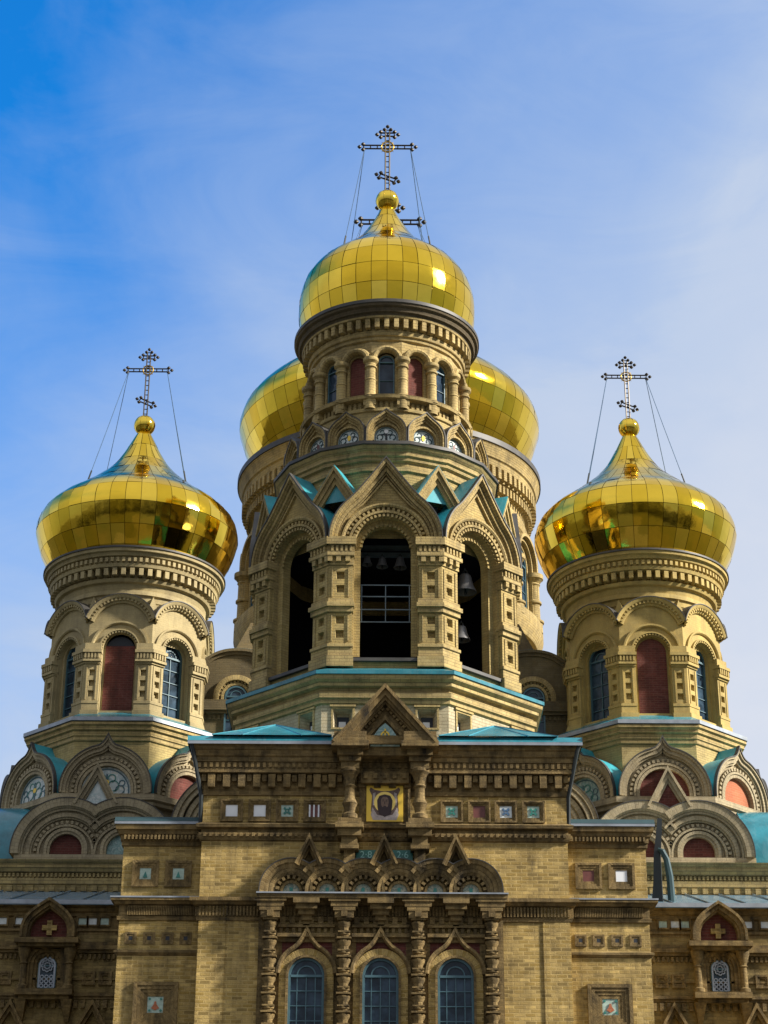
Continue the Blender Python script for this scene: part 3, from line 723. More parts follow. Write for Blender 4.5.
def turret(sx):
    wallm = trimm = 'yellow_plaster' if sx > 0 else 'pale_plaster'
    ax = (9.44 if sx > 0 else -9.38, 66.); A = 2.72; hw = A * tan(R(22.5)); dy = 2
    B = lambda y: zr(y, 63.28)
    b = MB(wallm).axis(ax); zs = zr(721, 62.7)
    b.use('drum_brick').lathe([(3.1, 14), (3.1, zr(742, 62.9))], 8, rot=22.5, poly=True)
    c = lambda y: zr(y, 62.75)
    b.use('tower_trim').lathe([(3.1, c(742)), (3.16, c(741)), (3.16, c(737)), (3.2, c(736.5)), (3.2, c(732)), (3.28, c(731)), (3.28, c(728)), (3.36, c(726.5)), (3.36, c(724)), (3.2, c(723))], 8, rot=22.5, poly=True)
    cv = B(650); vob = B(712)
    azs = (-90, -45, 0, 45, 90)
    zq = zr(595, 63.05) - 1.31; so = arc(1.25, zq, a0=155, a1=25, n=24)
    tf = topf(so)
    for az in azs:
        b.use(wallm).face_at(ax, az, A)
        b.archwall(-hw, hw, zs, tf, .60, cv, vob, 0)
        b.sweep(arc(.60, cv, leg=cv - vob), [(0, 0), (0, -.2), (-.09, -.2), (-.09, -.55)], caps=False)
        b.use(trimm)
        b.along(arc(.60, cv), .105, .03, 0, .07, -.05, .07)
        b.sweep(arc(.67, cv, n=28), band(0, .05, 0, .09))
        b.sweep(arc(.92, cv, n=28), [(0, 0), (0, .05), (.04, .09), (.1, .09), (.1, 0)])
        b.sweep(arc(1.02, zq, a0=163, a1=17), [(0, -.1), (0, .07), (.05, .1), (.08, .1), (.08, .13), (.16, .15), (.16, .2), (.2, .23), (.28, .26)]); b.use('cap_lead'); b.sweep(arc(1.305, zq, a0=163, a1=17), [(-.01, .2), (-.01, .275), (.02, .275), (.02, -.2)]); b.use(trimm)
        b.along(arc(1.02, zq, a0=162, a1=18), .13, .035, .075, .16, .08, .19)
        for sg in (-1, 1):
            b.use(wallm)
            wp = .12; a_, b_ = .64, hw + wp * tan(R(22.5)); x0, x1 = min(sg * a_, sg * b_), max(sg * a_, sg * b_)
            hx = sg * .90; hs = .105
            hol = [(hx - hs, hx + hs, B(y) - .115, B(y) + .115) for y in (675, 685.5, 696)]
            b.holes(x0, x1, B(704), B(666), wp, hol, .2, .35)
            b.add([(sg * a_, B(704), -.02), (sg * a_, B(704), wp), (sg * a_, B(666), wp), (sg * a_, B(666), -.02)], [(0, 1, 2, 3)])
            b.use(trimm)
            b.box(sg * .74 - .015, sg * .74 + .015, B(702), B(668), wp - .02, wp + .025)
            b.box(sg * 1.08 - .015, sg * 1.08 + .015, B(702), B(668), wp - .02, wp + .025)
            for y0, y1, w, e in ((653, 646, .17, .02), (656, 653, .28, .05), (662, 656, .2, .02), (664.5, 662, .24, .04), (666.5, 664.5, .17, .02), (706, 703.5, .17, .02), (713, 706, .15, .01), (722, 713, .22, .04)):
                b.box(sg * (a_ - e), sg * (hw + w * tan(R(22.5))), B(y0), B(y1), -.05, w)
            for i in range(5):
                u = .69 + i * .115; b.box(sg * u - .03, sg * u + .03, B(661.5), B(656.4), .16, .26)
    for k in (-3, -1, 1, 3):              # little wedges between the round cornice arches
        b.face_at(ax, k * 22.5, 2.75); b.prism([(-.26, B(616)), (.26, B(616)), (0, B(597))], -.3, .06)
    b.axis(ax)
    e = lambda y: zr(y, 63.0)
    b.use(wallm).lathe([(2.5, B(640)), (2.5, e(602)), (2.56, e(598))], 64)
    b.use(trimm).lathe([(2.5, e(600)), (2.58, e(598)), (2.62, e(593)), (2.7, e(592)), (2.7, e(588)), (2.66, e(587.5)), (2.72, e(582)), (2.84, e(581)), (2.9, e(578)), (2.7, e(577.5)), (2.7, e(569)), (3.08, e(568.5)), (3.12, e(565.5)), (3.06, e(565)), (3.08, e(559)),
             (3.2, e(558.5)), (3.24, e(555.5)), (3.33, e(555)), (3.35, e(552))], 72)
    b.use('cap_lead').lathe([(3.34, e(552.2)), (3.39, e(552)), (3.39, e(550.3)), (3.0, e(549))], 72); b.use(trimm)
    b.ring_dentils(2.69, 3.06, e(576), e(569.3), 60, .5); b.ring_dentils(3.06, 3.18, e(564), e(560), 96, .5)
    b.lathe([(.01, zs), (3.2, zs)], 8, rot=22.5, poly=True)
    body = b.build('corner_turret', cath, 'left corner turret with a mosaic lunette' if sx < 0 else 'right corner turret with red brick lunettes')
    for az in azs[1:-1]:
        if az == 0:
            m = MB('red_brick').face_at(ax, az, A)
            if sx > 0: m.prism(lens(.52, vob, cv), -.5, -.16)
            else:
                m.box(-.52, .52, vob, B(646), -.5, -.16)
                m.use('dark_fill'); m.prism(lens(.52, B(646), cv + .08), -.5, -.2)
            m.build('blind_window', body)
        else: window('window', body, ax, az, A, 0, vob, cv, .515, -.35, glass='pane_blue', rows=5, fr=.07)
    m = MB('teal_roof').axis(ax)
    m.use('lead_flash').lathe([(3.22, c(723.3)), (3.4, c(723)), (3.4, c(719.3)), (3.37, c(719))], 8, rot=22.5, poly=True); m.use('teal_roof').lathe([(3.375, c(719.2)), (2.6, c(719) + .42)], 8, rot=22.5, poly=True)
    m.build('sill_roof', body)
    onion(body, ax, e(549), [(3.12, 0), (3.33, .35), (3.57, .82), (3.74, 1.35), (3.8, 1.8), (3.62, 2.3), (3.16, 2.8), (2.7, 3.1), (2.15, 3.55), (1.67, 3.95), (1.4, 4.2), (1.06, 4.6), (.72, 5.15), (.52, 5.55), (.35, 5.9), (.22, 6.15)], 42, .86, seed=7 + sx)
    zo = zr(427, 66); orb(body, ax, zo, .41)
    zm = zr(371.5 if sx < 0 else 375.5, 66); cross(body, ax, zo + .4, .92, zm - zo - .4)
    guys(body, ax, zm, .75, 2.15, e(549) + 3.62, (58, 126))
    # ---- eight keel gables around the foot
    A2 = 3.78; h2 = A2 * tan(R(22.5)); kz = zr(795, 62.2); ka = zr(737, 62.2)
    b = MB('pale_trim').axis(ax)
    b.lathe([(3.7, 10), (3.7, kz - .45), (3.9, kz - .42), (3.9, kz - .3), (4.0, kz - .25), (4.0, kz - .05), (3.6, kz)], 8, rot=22.5, poly=True)
    foot = b.build('turret_foot', cath)
    inner = {0: 'mosaic_pale' if sx < 0 else 'red_brick', 45 * -sx: 'red_brick' if sx < 0 else 'mosaic_teal', 45 * sx: 'mosaic_pale' if sx < 0 else 'orange_brick', 90 * sx: 'red_brick', -90 * sx: 'red_brick'}
    for az in azs:
        m = MB('pale_trim'); keel(m, None, ax, az, A2, h2, kz, ka, inner[az], foot, .84, .3, legs=.12)
        m.build('keel_gable', foot)
    m = MB('gable_roof_teal')
    for az in azs:
        m.face_at(ax, az, A2); o = ogee(h2 * .985, kz + .12, ka, leg=.12, t=77, pull=.45)
        m.use('cap_lead'); m.sweep(o, [(-.005, .18), (-.005, .235), (.03, .235), (.03, .1)], caps=False); m.use('gable_roof_teal')
        m.sweep(o, [(-.02, .16), (.012, .16), (.012, -1.0)], caps=False)
    m.build('gable_roof', foot)
    # ---- lower tier: a pair of round arches in front, one on each slant, and a small pointed gable
    zb = zr(858, 61.7); apo = 4.4; cx = -.17 if sx < 0 else 0.
    b = MB('pale_trim')
    cvd = zb + .1; cs = .93
    lun = []
    for sg in (-1, 1):
        b.face_at(ax, 0, apo); cu = cx + sg * cs; ee = .006 * (sg > 0)
        def clip(r):                      # an arc that stops where the two arches meet
            if r < cs: return arc(r, cvd, cu, n=30, leg=cvd - zb)
            am = math.degrees(math.acos(cs / r))
            p = arc(r, cvd, cu, 180, am, 34) if sg < 0 else arc(r, cvd, cu, 180 - am, 0, 34)
            return [(cu - r, zb)] + p if sg < 0 else p + [(cu + r, zb)]
        b.archwall(*sorted((cu + sg * 1.5, cx)), zb, lambda u: cvd + math.sqrt(max(.01, 2.25 - (u - cu) ** 2)), .54, cvd + .1, zb, -.055 - .005 * (sg > 0), cu)
        b.sweep(clip(1.18), [(-.06, -.05), (-.06, .05 + ee), (0, .05 + ee), (0, .12 + ee), (.13, .12 + ee), (.13, .06), (.2, .06), (.2, .17 + ee), (.27, .17 + ee), (.27, -.05)])
        b.sweep(clip(1.46), [(0, -.05), (0, .2 + ee), (.05, .24 + ee), (.05, .3 + ee), (.31, .32 + ee), (.31, -1.6)])
        b.use('cap_lead'); b.sweep(clip(1.765), [(0, .2), (0, .34 + ee), (.03, .34 + ee), (.03, -.4)], caps=False); b.use('pale_trim')
        b.along(clip(.96)[1:-1], .155, .045, 0, .1, -.05, .06)
        b.sweep(clip(.91), band(-.05, .02, -.05, .08 + ee))
        b.sweep(arc(.62, cvd + .1, cu, n=30, leg=cvd + .1 - zb), [(-.09, -.2), (-.09, .02), (.0, .02), (.0, .07), (.1, .07), (.1, -.05)])
        lun.append((cu, 'red_brick' if (sx > 0 or sg < 0) else 'mosaic_teal'))
    co_ = -sx * 4.25                      # one wider arch towards the nave
    b.face_at(ax, 0, 4.1); lm = zb + .95
    b.archwall(co_ - 1.6, co_ + 1.6, zb - .5, lambda u: lm + math.sqrt(max(.01, 2.6 - (u - co_) ** 2)), .75, lm - .3, zb, -.05, co_)
    for r, w in ((.86, .06), (1.2, .15), (1.6, .28)): b.sweep(arc(r, lm, co_, n=34, leg=lm - zb + .5), [(0, -.05), (0, w), (.1, w), (.12, w - .06), (.16, w - .06), (.18, w + .03), (.34, w + .03), (.34, -1.6)])
    b.use('cap_lead'); b.sweep(arc(1.93, lm, co_, n=34, leg=lm - zb + .5), [(0, .2), (0, .34), (.03, .34), (.03, -.4)], caps=False); b.use('pale_trim')
    b.along(arc(1.1, lm, co_, leg=lm - zb), .16, .05, 0, .09, -.05, .1)
    b.face_at(ax, 0, apo); b.box(-2.75, 2.75, zb - .3, zb - .002, -2.5, .2)
    tier = b.build('lower_tier', foot)
    tier_w = ORG[tier.name]
    for cu, mt in lun:
        m = MB(mt).face_at(ax, 0, apo); m.prism(lens(.55, zb, cvd + .1, cu), -.3, -.15); m.build('mosaic' if 'mos' in mt else 'blind_window', foot)
    m = MB('red_brick').face_at(ax, 0, 4.1); m.prism(lens(.76, zb, zb + .65, co_), -.3, -.12); m.build('blind_window', foot)
    ga, gb = zr(766, 61.5), zr(806, 61.5)
    m = MB('pale_trim').face_at(ax, 0, apo + .12)
    ang = [(cx - .74, gb), (cx, ga), (cx + .74, gb)]; m.prism([(cx - .6, gb - .5), (cx + .6, gb - .5), (cx + .6, gb), (cx, ga - .3), (cx - .6, gb)], -1.0, -.04)
    m.sweep(ang, [(0, -1.0), (0, .25), (-.08, .25), (-.08, .17), (-.2, .17), (-.2, .1), (-.27, .1), (-.27, -.1)])
    m.build('pointed_gable', foot)
    m = MB('mosaic_pale' if sx < 0 else 'red_brick').face_at(ax, 0, apo + .12); m.poly([(cx - .7, gb + .02), (cx + .7, gb + .02), (cx, ga - .4)], .02); m.build('gable_panel', foot)
    # ---- teal barrel roof on the outer flank
    m = MB('teal_roof'); m.M = Matrix.Identity(4)
    xo = ax[0] + sx * 2.55; zc = zb - .1; rb = 2.1; Yc = 64.0
    pts = [(Yc - rb * cos(R(a)), zc + rb * 1.08 * sin(R(a))) for a in range(0, 181, 9)]
    n = len(pts); xs = [xo, xo + sx * 1.7, xo + sx * 3.4, xo + sx * 5]
    vs = [(x, y, z) for x in xs for y, z in pts]
    m.add(vs, [(i * n + j, i * n + j + 1, (i + 1) * n + j + 1, (i + 1) * n + j) for i in range(3) for j in range(n - 1)])
    for x in xs[:3]: m.tube([(x, y, z + .01) for y, z in pts], .035, 5)
    m.build('barrel_roof', foot)
turret(-1); turret(1)

# ------------------------------------------------------------------ nave, dormers between the towers
def nave():
    zb = zr(857, 61.5)
    b = MB('dark_brick'); b.M = Matrix.Identity(4)
    b.rectloft(-15, 15, 61.6, 92, [(0, 0), (0, zr(880, 61.5))])
    c = lambda y: zr(y, 61.3)
    b.use('tower_trim').rectloft(-15, 15, 61.6, 92, [(0, c(893)), (.03, c(885)), (.08, c(884)), (.08, c(878)), (.0, c(877.5)), (.0, c(873)), (.12, c(872)), (.16, c(869)), (.2, c(868)), (.2, c(864.5)), (.3, c(863)), (.34, c(861)), (.2, c(860)), (-1, c(859.5))], top=True)
    b.face_at((0, 61.6), 0, 0)
    for sg in (-1, 1):
        b.row(sg * 6.5, sg * 14.8, 60, .5, c(877), c(873.4), 0, .1)
        b.row(sg * 6.5, sg * 14.8, 24, .5, c(891), c(885.5), 0, .09)
    b.use('dark_brick'); b.M = Matrix.Identity(4)
    b.rectloft(-7.2, 7.2, 67, 88, [(0, zb - 1), (0, zr(700, 66)), (.25, zr(697, 66)), (.25, zr(693, 66)), (-.5, zr(690, 66)), (-2, zr(650, 72))], top=True)
    body = b.build('nave', cath)
    for sx in (-1, 1):                    # dormer gables beside the bell tower
        ax = (5.42 * sx, 66.); cv = zr(698, 66.); D = lambda y: zr(y, 66.)
        m = MB('dark_brick').face_at(ax, 0, 0)
        o = ogee(1.75, D(694), D(650), leg=.3, t=52, pull=.6)
        m.archwall(-1.74, 1.74, D(770), topf(o[1:-1]), .42, cv, D(745), 0)
        m.sweep(o, [(0, -6), (0, .12), (-.1, .12), (-.1, .05), (-.22, .05), (-.22, .0)], mid=0)
        m.use('tower_trim'); m.sweep(arc(.83, cv, leg=.15), [(0, 0), (0, .1), (-.13, .14), (-.2, .14), (-.2, 0)])
        m.along(arc(.56, cv), .13, .04, 0, .08, 0, .07); m.sweep(arc(.44, cv, leg=.5), [(.1, 0), (.1, .08), (0, .08), (0, -.2)])
        m.use('dark_brick'); m.box(-2.3, 2.3, D(712), D(702), -.6, .2); m.box(-2.3, 2.3, D(715), D(712), -.6, .12); m.box(-2.2, 2.2, D(780), D(715), -.6, -.01)
        m.row(-2.2, 2.2, 26, .5, D(720), D(716), -.02, .06)
        dm = m.build('dormer', cath)
        window('window', dm, ax, 0, 0, 0, D(745), cv, .41, -.08 + .1, glass='pane_blue')
        m = MB('teal_roof').face_at(ax, 0, 0); m.sweep(o, [(-.02, .1), (.012, .1), (.012, -5)], caps=False); m.build('dormer_roof', dm)
nave()

# ------------------------------------------------------------------ side aisles
def aisle(sx):
    Y = 57.5; Z = lambda y: zr(y, Y); X = lambda px, y=950: xr(px, y, Y)
    px = lambda p: p if sx < 0 else 772 - p            # mirrored picture column
    b = MB('soot_brick'); b.M = Matrix.Identity(4)
    x0, x1 = (-14.9, -6.2) if sx < 0 else (6.2, 14.9)
    b.rectloft(x0, x1, Y, 61.7, [(0, 0), (0, Z(915))])
    b.use('porch_trim').rectloft(x0, x1, Y, 61.7, [(.008, Z(936)), (.008, Z(919)), (.08, Z(918)), (.08, Z(915)), (.15, Z(914)), (.2, Z(911)), (.3, Z(910)), (.34, Z(907)), (.1, Z(906))])
    b.use('porch_trim').face_at((0, Y), 0, 0)
    for y0, y1, w in ((948, 944, .1), (952, 948, .2), (955, 952, .12), (933, 930.5, .06), (982, 980, .06), (998, 995, .1), (1001, 998, .05)): b.box(x0, x1, Z(y0), Z(y1), 0, w)
    b.row(x0, x1, 62, .5, Z(961), Z(956), 0, .1)
    b.row(x0, x1, 40, .55, Z(1010), Z(1002), 0, .1)
    xc = X(px(51.5)); hw = .8
    b.box(xc - .95, xc + .95, Z(948), Z(943), 0, .62); b.box(xc - .85, xc + .85, Z(951), Z(948), 0, .5)
    zc = Z(968); 
    b.box(xc - .85, xc + .85, Z(999), Z(993), 0, .5); b.box(xc - .75, xc + .75, Z(1003), Z(999), 0, .36)
    for i in range(3): b.sweep(arc(.32 + .1 * i, zc, xc, leg=.85), band(0, .1, 0, .06 + .07 * i))
    for h in (-1.75, -1.25, 1.25, 1.75):
        for k in range(2): b.sweep(sq(xc + h, Z(980), .2), band(-.06 - .06 * k, -.06 * k, -.1, .08 - .03 * k))
    body = b.build('side_aisle', cath)
    m = MB('porch_trim').face_at((xc, Y), 0, 0)      # small keel gable over the window
    o = ogee(.82, Z(936), Z(903), leg=.18, t=50, pull=.5)
    m.archwall(-.8, .8, Z(943), topf(o[1:-1]), .3, Z(934), Z(943), .1)
    m.sweep(o, [(0, -.1), (0, .6), (-.08, .6), (-.08, .5), (-.2, .5), (-.2, .4), (-.26, .4), (-.26, .08)], mid=0)
    g = m.build('gable_niche', body)
    m = MB('red_brick').face_at((xc, Y), 0, 0); m.poly([(u * .8, v) for u, v in ogee(.78, Z(936), Z(913), leg=.18, t=50, pull=.5)], .14)
    m.use('porch_brick')
    zz = Z(931); m.prism([(-.075, zz - .22), (.075, zz - .22), (.075, zz - .075), (.22, zz - .075), (.22, zz + .075), (.075, zz + .075), (.075, zz + .22), (-.075, zz + .22), (-.075, zz + .075), (-.22, zz + .075), (-.22, zz - .075), (-.075, zz - .075)], .14, .24)
    m.build('cross_relief', body)
    for s in (-1, 1):
        m = MB('porch_trim').axis((xc + s * .68, Y - .25)); q = lambda t: Z(993) + (Z(951) - Z(993)) * t
        m.lathe([(.1, q(0)), (.17, q(.02)), (.17, q(.1)), (.11, q(.13)), (.1, q(.6)), (.14, q(.62)), (.1, q(.66)), (.13, q(.74)), (.2, q(.92)), (.2, q(1))], 12)
        m.face_at((xc + s * .68, Y), 0, 0); m.frustum(0, Z(1024), Z(1003), .06, .17, 0, .12, .42); m.build('colonette', body)
    wv = window('window', body, (xc, Y), 0, 0, 0, Z(991), zc, .27, .03, cols=1, rows=2, fr=.05, glass='pane_blue')
    m = MB('lead_flash').face_at((xc, Y), 0, 0)      # pale tracery
    m.sweep(arc(.25, zc, leg=zc - Z(990)), band(-.05, 0, .04, .1))
    for i in range(8): a = 2 * pi * i / 8; m.sweep(arc(.05, zc + .13 * sin(a), .13 * cos(a), 360, 0, 10), band(-.02, .015, .06, .1), caps=False)
    for i in range(3):
        for j in range(3): m.sweep(arc(.055, Z(988) + j * .13, -.14 + i * .14, 360, 0, 8), band(-.018, .012, .06, .1), caps=False)
    m.build('tracery', body)
    m = MB('roof_blue'); m.M = Matrix.Identity(4)
    z0, z1 = Z(906) + .02, zr(893, 61.5)
    xa, xb = (x0, x1)
    for (ya, za, yb, zb_) in ((Y - .42, z0 - .12, Y - .42, z0 + .02), (Y - .42, z0 + .02, 61.55, z1)):
        m.add([(xa, ya, za), (xb, ya, za), (xb, yb, zb_), (xa, yb, zb_)], [(0, 1, 2, 3)])
    m.use('lead_flash'); m.add([(xa, Y - .44, z0 - .1), (xb, Y - .44, z0 - .1), (xb, Y - .44, z0 + .03), (xa, Y - .44, z0 + .03)], [(0, 1, 2, 3)])
    m.use('roof_blue')
    i = 0
    for k in range(8):
        x = x0 + 1.1 * k + .3; m.tube([(x, Y - .42, z0 + .04), (x, 61.5, z1 + .02)], .025, 5)
    m.build('aisle_roof', body)
    k = 0
    for p in (5, 22, 85, 95, 107):                     # little glazed squares in the frieze
        m = MB('tile_pale' if p in (5, 22, 95) else 'tile_green').face_at((0, Y), 0, 0); u = X(px(p), 923); m.box(u - .12, u + .12, Z(927), Z(919.5), 0, .03)
        m.use('porch_trim'); m.sweep([(u - .17, Z(928)), (u - .17, Z(918.5)), (u + .17, Z(918.5)), (u + .17, Z(928)), (u - .17, Z(928))], band(-.04, .01, 0, .08)); m.build('ceramic_tile', body)
    for p, y in ((14, 1000), (96, 1001)):
        m = MB('porch_trim').face_at((0, Y), 0, 0); u = X(px(p), 1010)
        m.sweep([(u - .5, Z(1032)), (u, Z(1002)), (u + .5, Z(1032))], [(0, 0), (0, .3), (-.08, .3), (-.08, .2), (-.17, .2), (-.17, 0)]); m.build('pointed_gable', body)
aisle(-1); aisle(1)

# ------------------------------------------------------------------ porch
def framed(m, u, v, h, d, steps=3, w=.1, trim='porch_trim'):
    """stepped square frame around a tile"""
    m.use(trim)
    for k in range(steps):
        e = h - k * d
        m.sweep(sq(u, v, e), band(-d, 0, -.12, max(.012 + .004 * k, (w - .038 * k) * .6)))

def porch():
    Y = 48.; Z = lambda y: zr(y, Y); Xx = lambda p, y: xr(p, y, Y); hwx = 4.70
    b = MB('porch_brick'); b.M = Matrix.Identity(4)
    b.rectloft(-hwx, hwx, Y, 57, [(0, 0), (0, Z(745))])
    b.use('porch_trim')
    R_ = lambda *p: b.rectloft(-hwx, hwx, Y, 57, list(p))
    # crowning cornice: stepped corbels, dentils, deep blocks
    R_((0, Z(797)), (.04, Z(796)), (.04, Z(792)), (.008, Z(791.5)), (.008, Z(776)), (.2, Z(775)), (.2, Z(771.5)), (.18, Z(771)), (.18, Z(765)), (.22, Z(764.5)), (.22, Z(760)), (.26, Z(759)), (.29, Z(754)), (.33, Z(753)), (.35, Z(749)), (.39, Z(748)), (.41, Z(744.5)), (.2, Z(744)))
    R_((0, Z(842)), (.05, Z(841)), (.08, Z(838)), (.08, Z(834)), (.02, Z(833)), (.02, Z(830)), (.14, Z(829)), (.16, Z(826)), (.05, Z(824)), (0, Z(823)))
    R_((0, Z(922)), (.04, Z(921.5)), (.06, Z(918)), (.02, Z(917.5)), (.02, Z(907)), (.12, Z(906)), (.16, Z(903.5)), (.22, Z(903)), (.22, Z(899.5)), (0, Z(898)))
    for az, o, wd in ((0, 0, hwx), (-90, 0, 4.5), (90, 0, 4.5)):
        if az == 0: b.face_at((0, Y), 0, 0)
        else: b.face_at((hwx * (1 if az > 0 else -1), Y + 4.5), az, 0)
        n = 24 if az == 0 else 22
        b.row(-wd - .2, wd + .2, 64, .52, Z(770.3), Z(765.5), .16, .225)
        b.row(-wd, wd, n, .46, Z(789), Z(776.5), .0, .17); b.row(-wd - wd / n, wd + wd / n, n + 1, .3, Z(783), Z(776.4), .0, .12)
        b.row(-wd, wd, n, .5, Z(780), Z(776.2), .0, .165)
        b.row(-wd, wd, 60, .5, Z(838), Z(834.4), .03, .13)
        b.row(-wd, wd, 110, .5, Z(917), Z(907.4), .0, .09)
    b.face_at((0, Y), 0, 0)
    for sg in (-1, 1):                     # pier strips at the corners of the centre block
        b.use('porch_brick'); b.box(sg * (hwx - .02), sg * 4.0, 0, Z(899), -.1, .03)
    # two little column strips frame the icon; broad stems below the gable
    b.use('porch_trim')
    b.box(-1.35, 1.35, Z(752), Z(744), 0, .75); b.box(-1.2, 1.2, Z(762), Z(752), 0, .6)
    for sg in (-1, 1):
        u = sg * .9
        for y0, y1, h, w in ((752, 742, .42, .95), (757, 752, .38, .85), (763, 757, .33, .75), (768, 763, .28, .66), (775, 768, .24, .6), (829, 824, .3, .62), (834, 829, .36, .7), (841, 834, .3, .6), (848, 841, .2, .5), (853, 848, .24, .5), (870, 853, .14, .3)):
            b.box(u - h, u + h, Z(y0), Z(y1), 0, w)
    b.box(-.62, .62, Z(786), Z(775), 0, .3)
    for i in range(5): b.box(-.5 + i * .25 - .05, -.5 + i * .25 + .05, Z(782), Z(777), .28, .36)
    framed(b, 0, Z(804.5), .66, .06, 3, .2)
    # frieze shelf, corbels and window bays
    b.box(Xx(260, 898), Xx(508, 898), Z(902), Z(898), 0, .48)
    b.use('lead_flash'); b.box(Xx(259, 898), Xx(509, 898), Z(898), Z(896.6), 0, .52); b.use('porch_trim')
    for p in (308.5, 382.5, 457.5):
        u = Xx(p, 915)
        for k, (y0, y1, h, w) in enumerate(((907, 902, .33, .5), (912, 907, .27, .4), (917, 912, .2, .3), (922, 917, .14, .22), (927, 922, .08, .14))): b.box(u - h, u + h, Z(y0), Z(y1), 0, w)
        uL, uR = u - .72, u + .72
        b.row(uL, uR, 6, .55, Z(925), Z(918), 0, .12); b.box(uL, uR, Z(928.5), Z(925.5), 0, .14); b.row(uL, uR, 9, .5, Z(934), Z(929), 0, .1); b.box(uL, uR, Z(938.5), Z(935), 0, .2); b.box(uL, uR, Z(943), Z(938.5), 0, .1)
    body = b.build('porch', cath)
    for i, p in enumerate((308.5, 382.5, 457.5)):
        u = Xx(p, 975); cv = Z(977); r = .45
        m = MB('porch_trim').face_at((0, Y), 0, 0)
        o = ogee(.72, Z(975), Z(929), u, t=60, pull=.45)
        m.use('porch_brick'); m.sweep(arc(.48, cv, u, n=28, leg=cv - Z(1050)), [(0, 0), (0, .12), (.2, .12), (.2, 0)])
        m.use('porch_trim'); m.sweep(ogee(.66, Z(975), Z(936), u, leg=0, t=60, pull=.45), [(0, 0), (0, .16), (.04, .22), (.1, .22), (.1, 0)])
        m.sweep(arc(.45, cv, u, n=28, leg=cv - Z(1050)), band(0, .06, -.02, .17))
        m.build('window_hood', body)
        m = MB('red_brick').face_at((0, Y), 0, 0); m.box(u - .74, u + .74, Z(975), Z(943), 0, .025); m.build('brick_panel', body)
        window('window', body, (0, Y), 0, 0, u, Z(1052), cv, .45, .03, cols=4, rows=5, fr=.06, glass='pane_blue')
    for p in (272, 346, 420, 493.5):       # stacked baluster columns
        u = Xx(p, 950); m = MB('porch_trim').axis((u, Y - .2))
        zt = Z(902); m.lathe([(.1, Z(1060)), (.12, Z(1050)), (.12, zt)], 10)
        y = 921.
        while y < 1056:
            m.lathe([(.10, Z(y + 19)), (.12, Z(y + 17)), (.15, Z(y + 16)), (.15, Z(y + 14)), (.11, Z(y + 13)), (.11, Z(y + 10)), (.165, Z(y + 6)), (.17, Z(y + 3.4)), (.12, Z(y + 2.6)), (.12, Z(y + .6)), (.1, Z(y))], 12)
            m.face_at((u, Y), 0, 0); m.box(-.18, .18, Z(y + 1.9), Z(y + .1), 0, .37); m.box(-.15, .15, Z(y + 14), Z(y + 12.4), 0, .35); m.axis((u, Y - .2)); y += 18.4
        m.face_at((u, Y), 0, 0)
        for y0, y1, h, w in ((905, 902, .40, .46), (910, 905, .34, .43), (914, 910, .28, .42), (921, 914, .24, .40)): m.box(-h, h, Z(y0), Z(y1), 0, w)
        m.box(-.08, .08, Z(920), Z(914.5), .38, .45)
        m.box(-.3, .3, 0, Z(902), -.02, .05)
        m.build('baluster_column', body)
    cs = [Xx(293 + 35.9 * i, 890) for i in range(6)]; sp = (cs[1] - cs[0]) / 2; zb = Z(896.5)
    for i, u in enumerate(cs):             # arcade of six round arches
        m = MB('porch_trim').face_at((0, Y), 0, 0); cv = zb + .1
        def part(r):
            a0 = 180 if (i == 0 or r <= sp) else 180 - math.degrees(math.acos(sp / r)); a1 = 0 if (i == 5 or r <= sp) else math.degrees(math.acos(sp / r))
            p = arc(r, cv, u, a0, a1, 20)
            if a0 == 180: p = [(u - r, zb)] + p
            if a1 == 0: p = p + [(u + r, zb)]
            return p
        m.sweep(part(.24), [(-.03, -.02), (-.03, .14), (.03, .14), (.03, 0)])
        m.along(arc(.31, cv, u), .12, .035, 0, .09, 0, .2)
        ee = .007 * (i % 2); m.sweep(part(.43), [(-.02, 0), (-.02, .16 + ee), (.05, .2 + ee), (.05, .22 + ee), (.13, .235 + ee), (.13, 0)])
        m.sweep(part(.57), [(0, 0), (0, .24 + ee), (.06, .27 + ee), (.12, .27 + ee), (.12, .31 + ee), (.22, .33 + ee), (.22, 0)])
        m.use('porch_brick'); m.poly(lens(.43, zb, cv, u), .02)
        m.use('cap_lead'); m.sweep(part(.79), [(0, .22), (0, .345 + ee), (.025, .345 + ee), (.025, 0)], caps=False); m.build('round_arch', body)
        m = MB('tile_dull').face_at((0, Y), 0, 0); m.prism(lens(.215, zb, cv, u), .02, .06)
        m.use('plaque_green'); m.box(u - .04, u + .04, zb + .02, zb + .2, .055, .08); m.build('mosaic', body)
    for i, p in enumerate((311, 385.5, 457)):
        u = Xx(p, 855); m = MB('porch_trim').face_at((0, Y), 0, 0); ga, gb = Z(837), Z(867)
        m.sweep([(u - .36, gb), (u, ga), (u + .36, gb)], [(0, 0), (0, .42), (-.06, .42), (-.06, .36), (-.12, .36), (-.12, .22), (-.17, .22), (-.17, .05)])
        m.poly([(u - .3, gb), (u + .3, gb), (u, ga - .2)], .06); m.build('pointed_gable', body)
    for txt, p in (('2·8', 367.5), ('2·6', 404)):
        u = Xx(p, 855.5); m = MB('plaque_green').face_at((0, Y), 0, 0); m.box(u - .26, u + .26, Z(860.5), Z(850.5), 0, .05)
        cu = bpy.data.curves.new('t', 'FONT'); cu.body = txt; cu.size = .25; cu.align_x = 'CENTER'; cu.align_y = 'CENTER'; cu.extrude = .006
        to = bpy.data.objects.new('t', cu); C.objects.link(to); dg = bpy.context.evaluated_depsgraph_get()
        me = bpy.data.meshes.new_from_object(to.evaluated_get(dg))
        m.use('plaque_letter'); zc = Z(855.5)
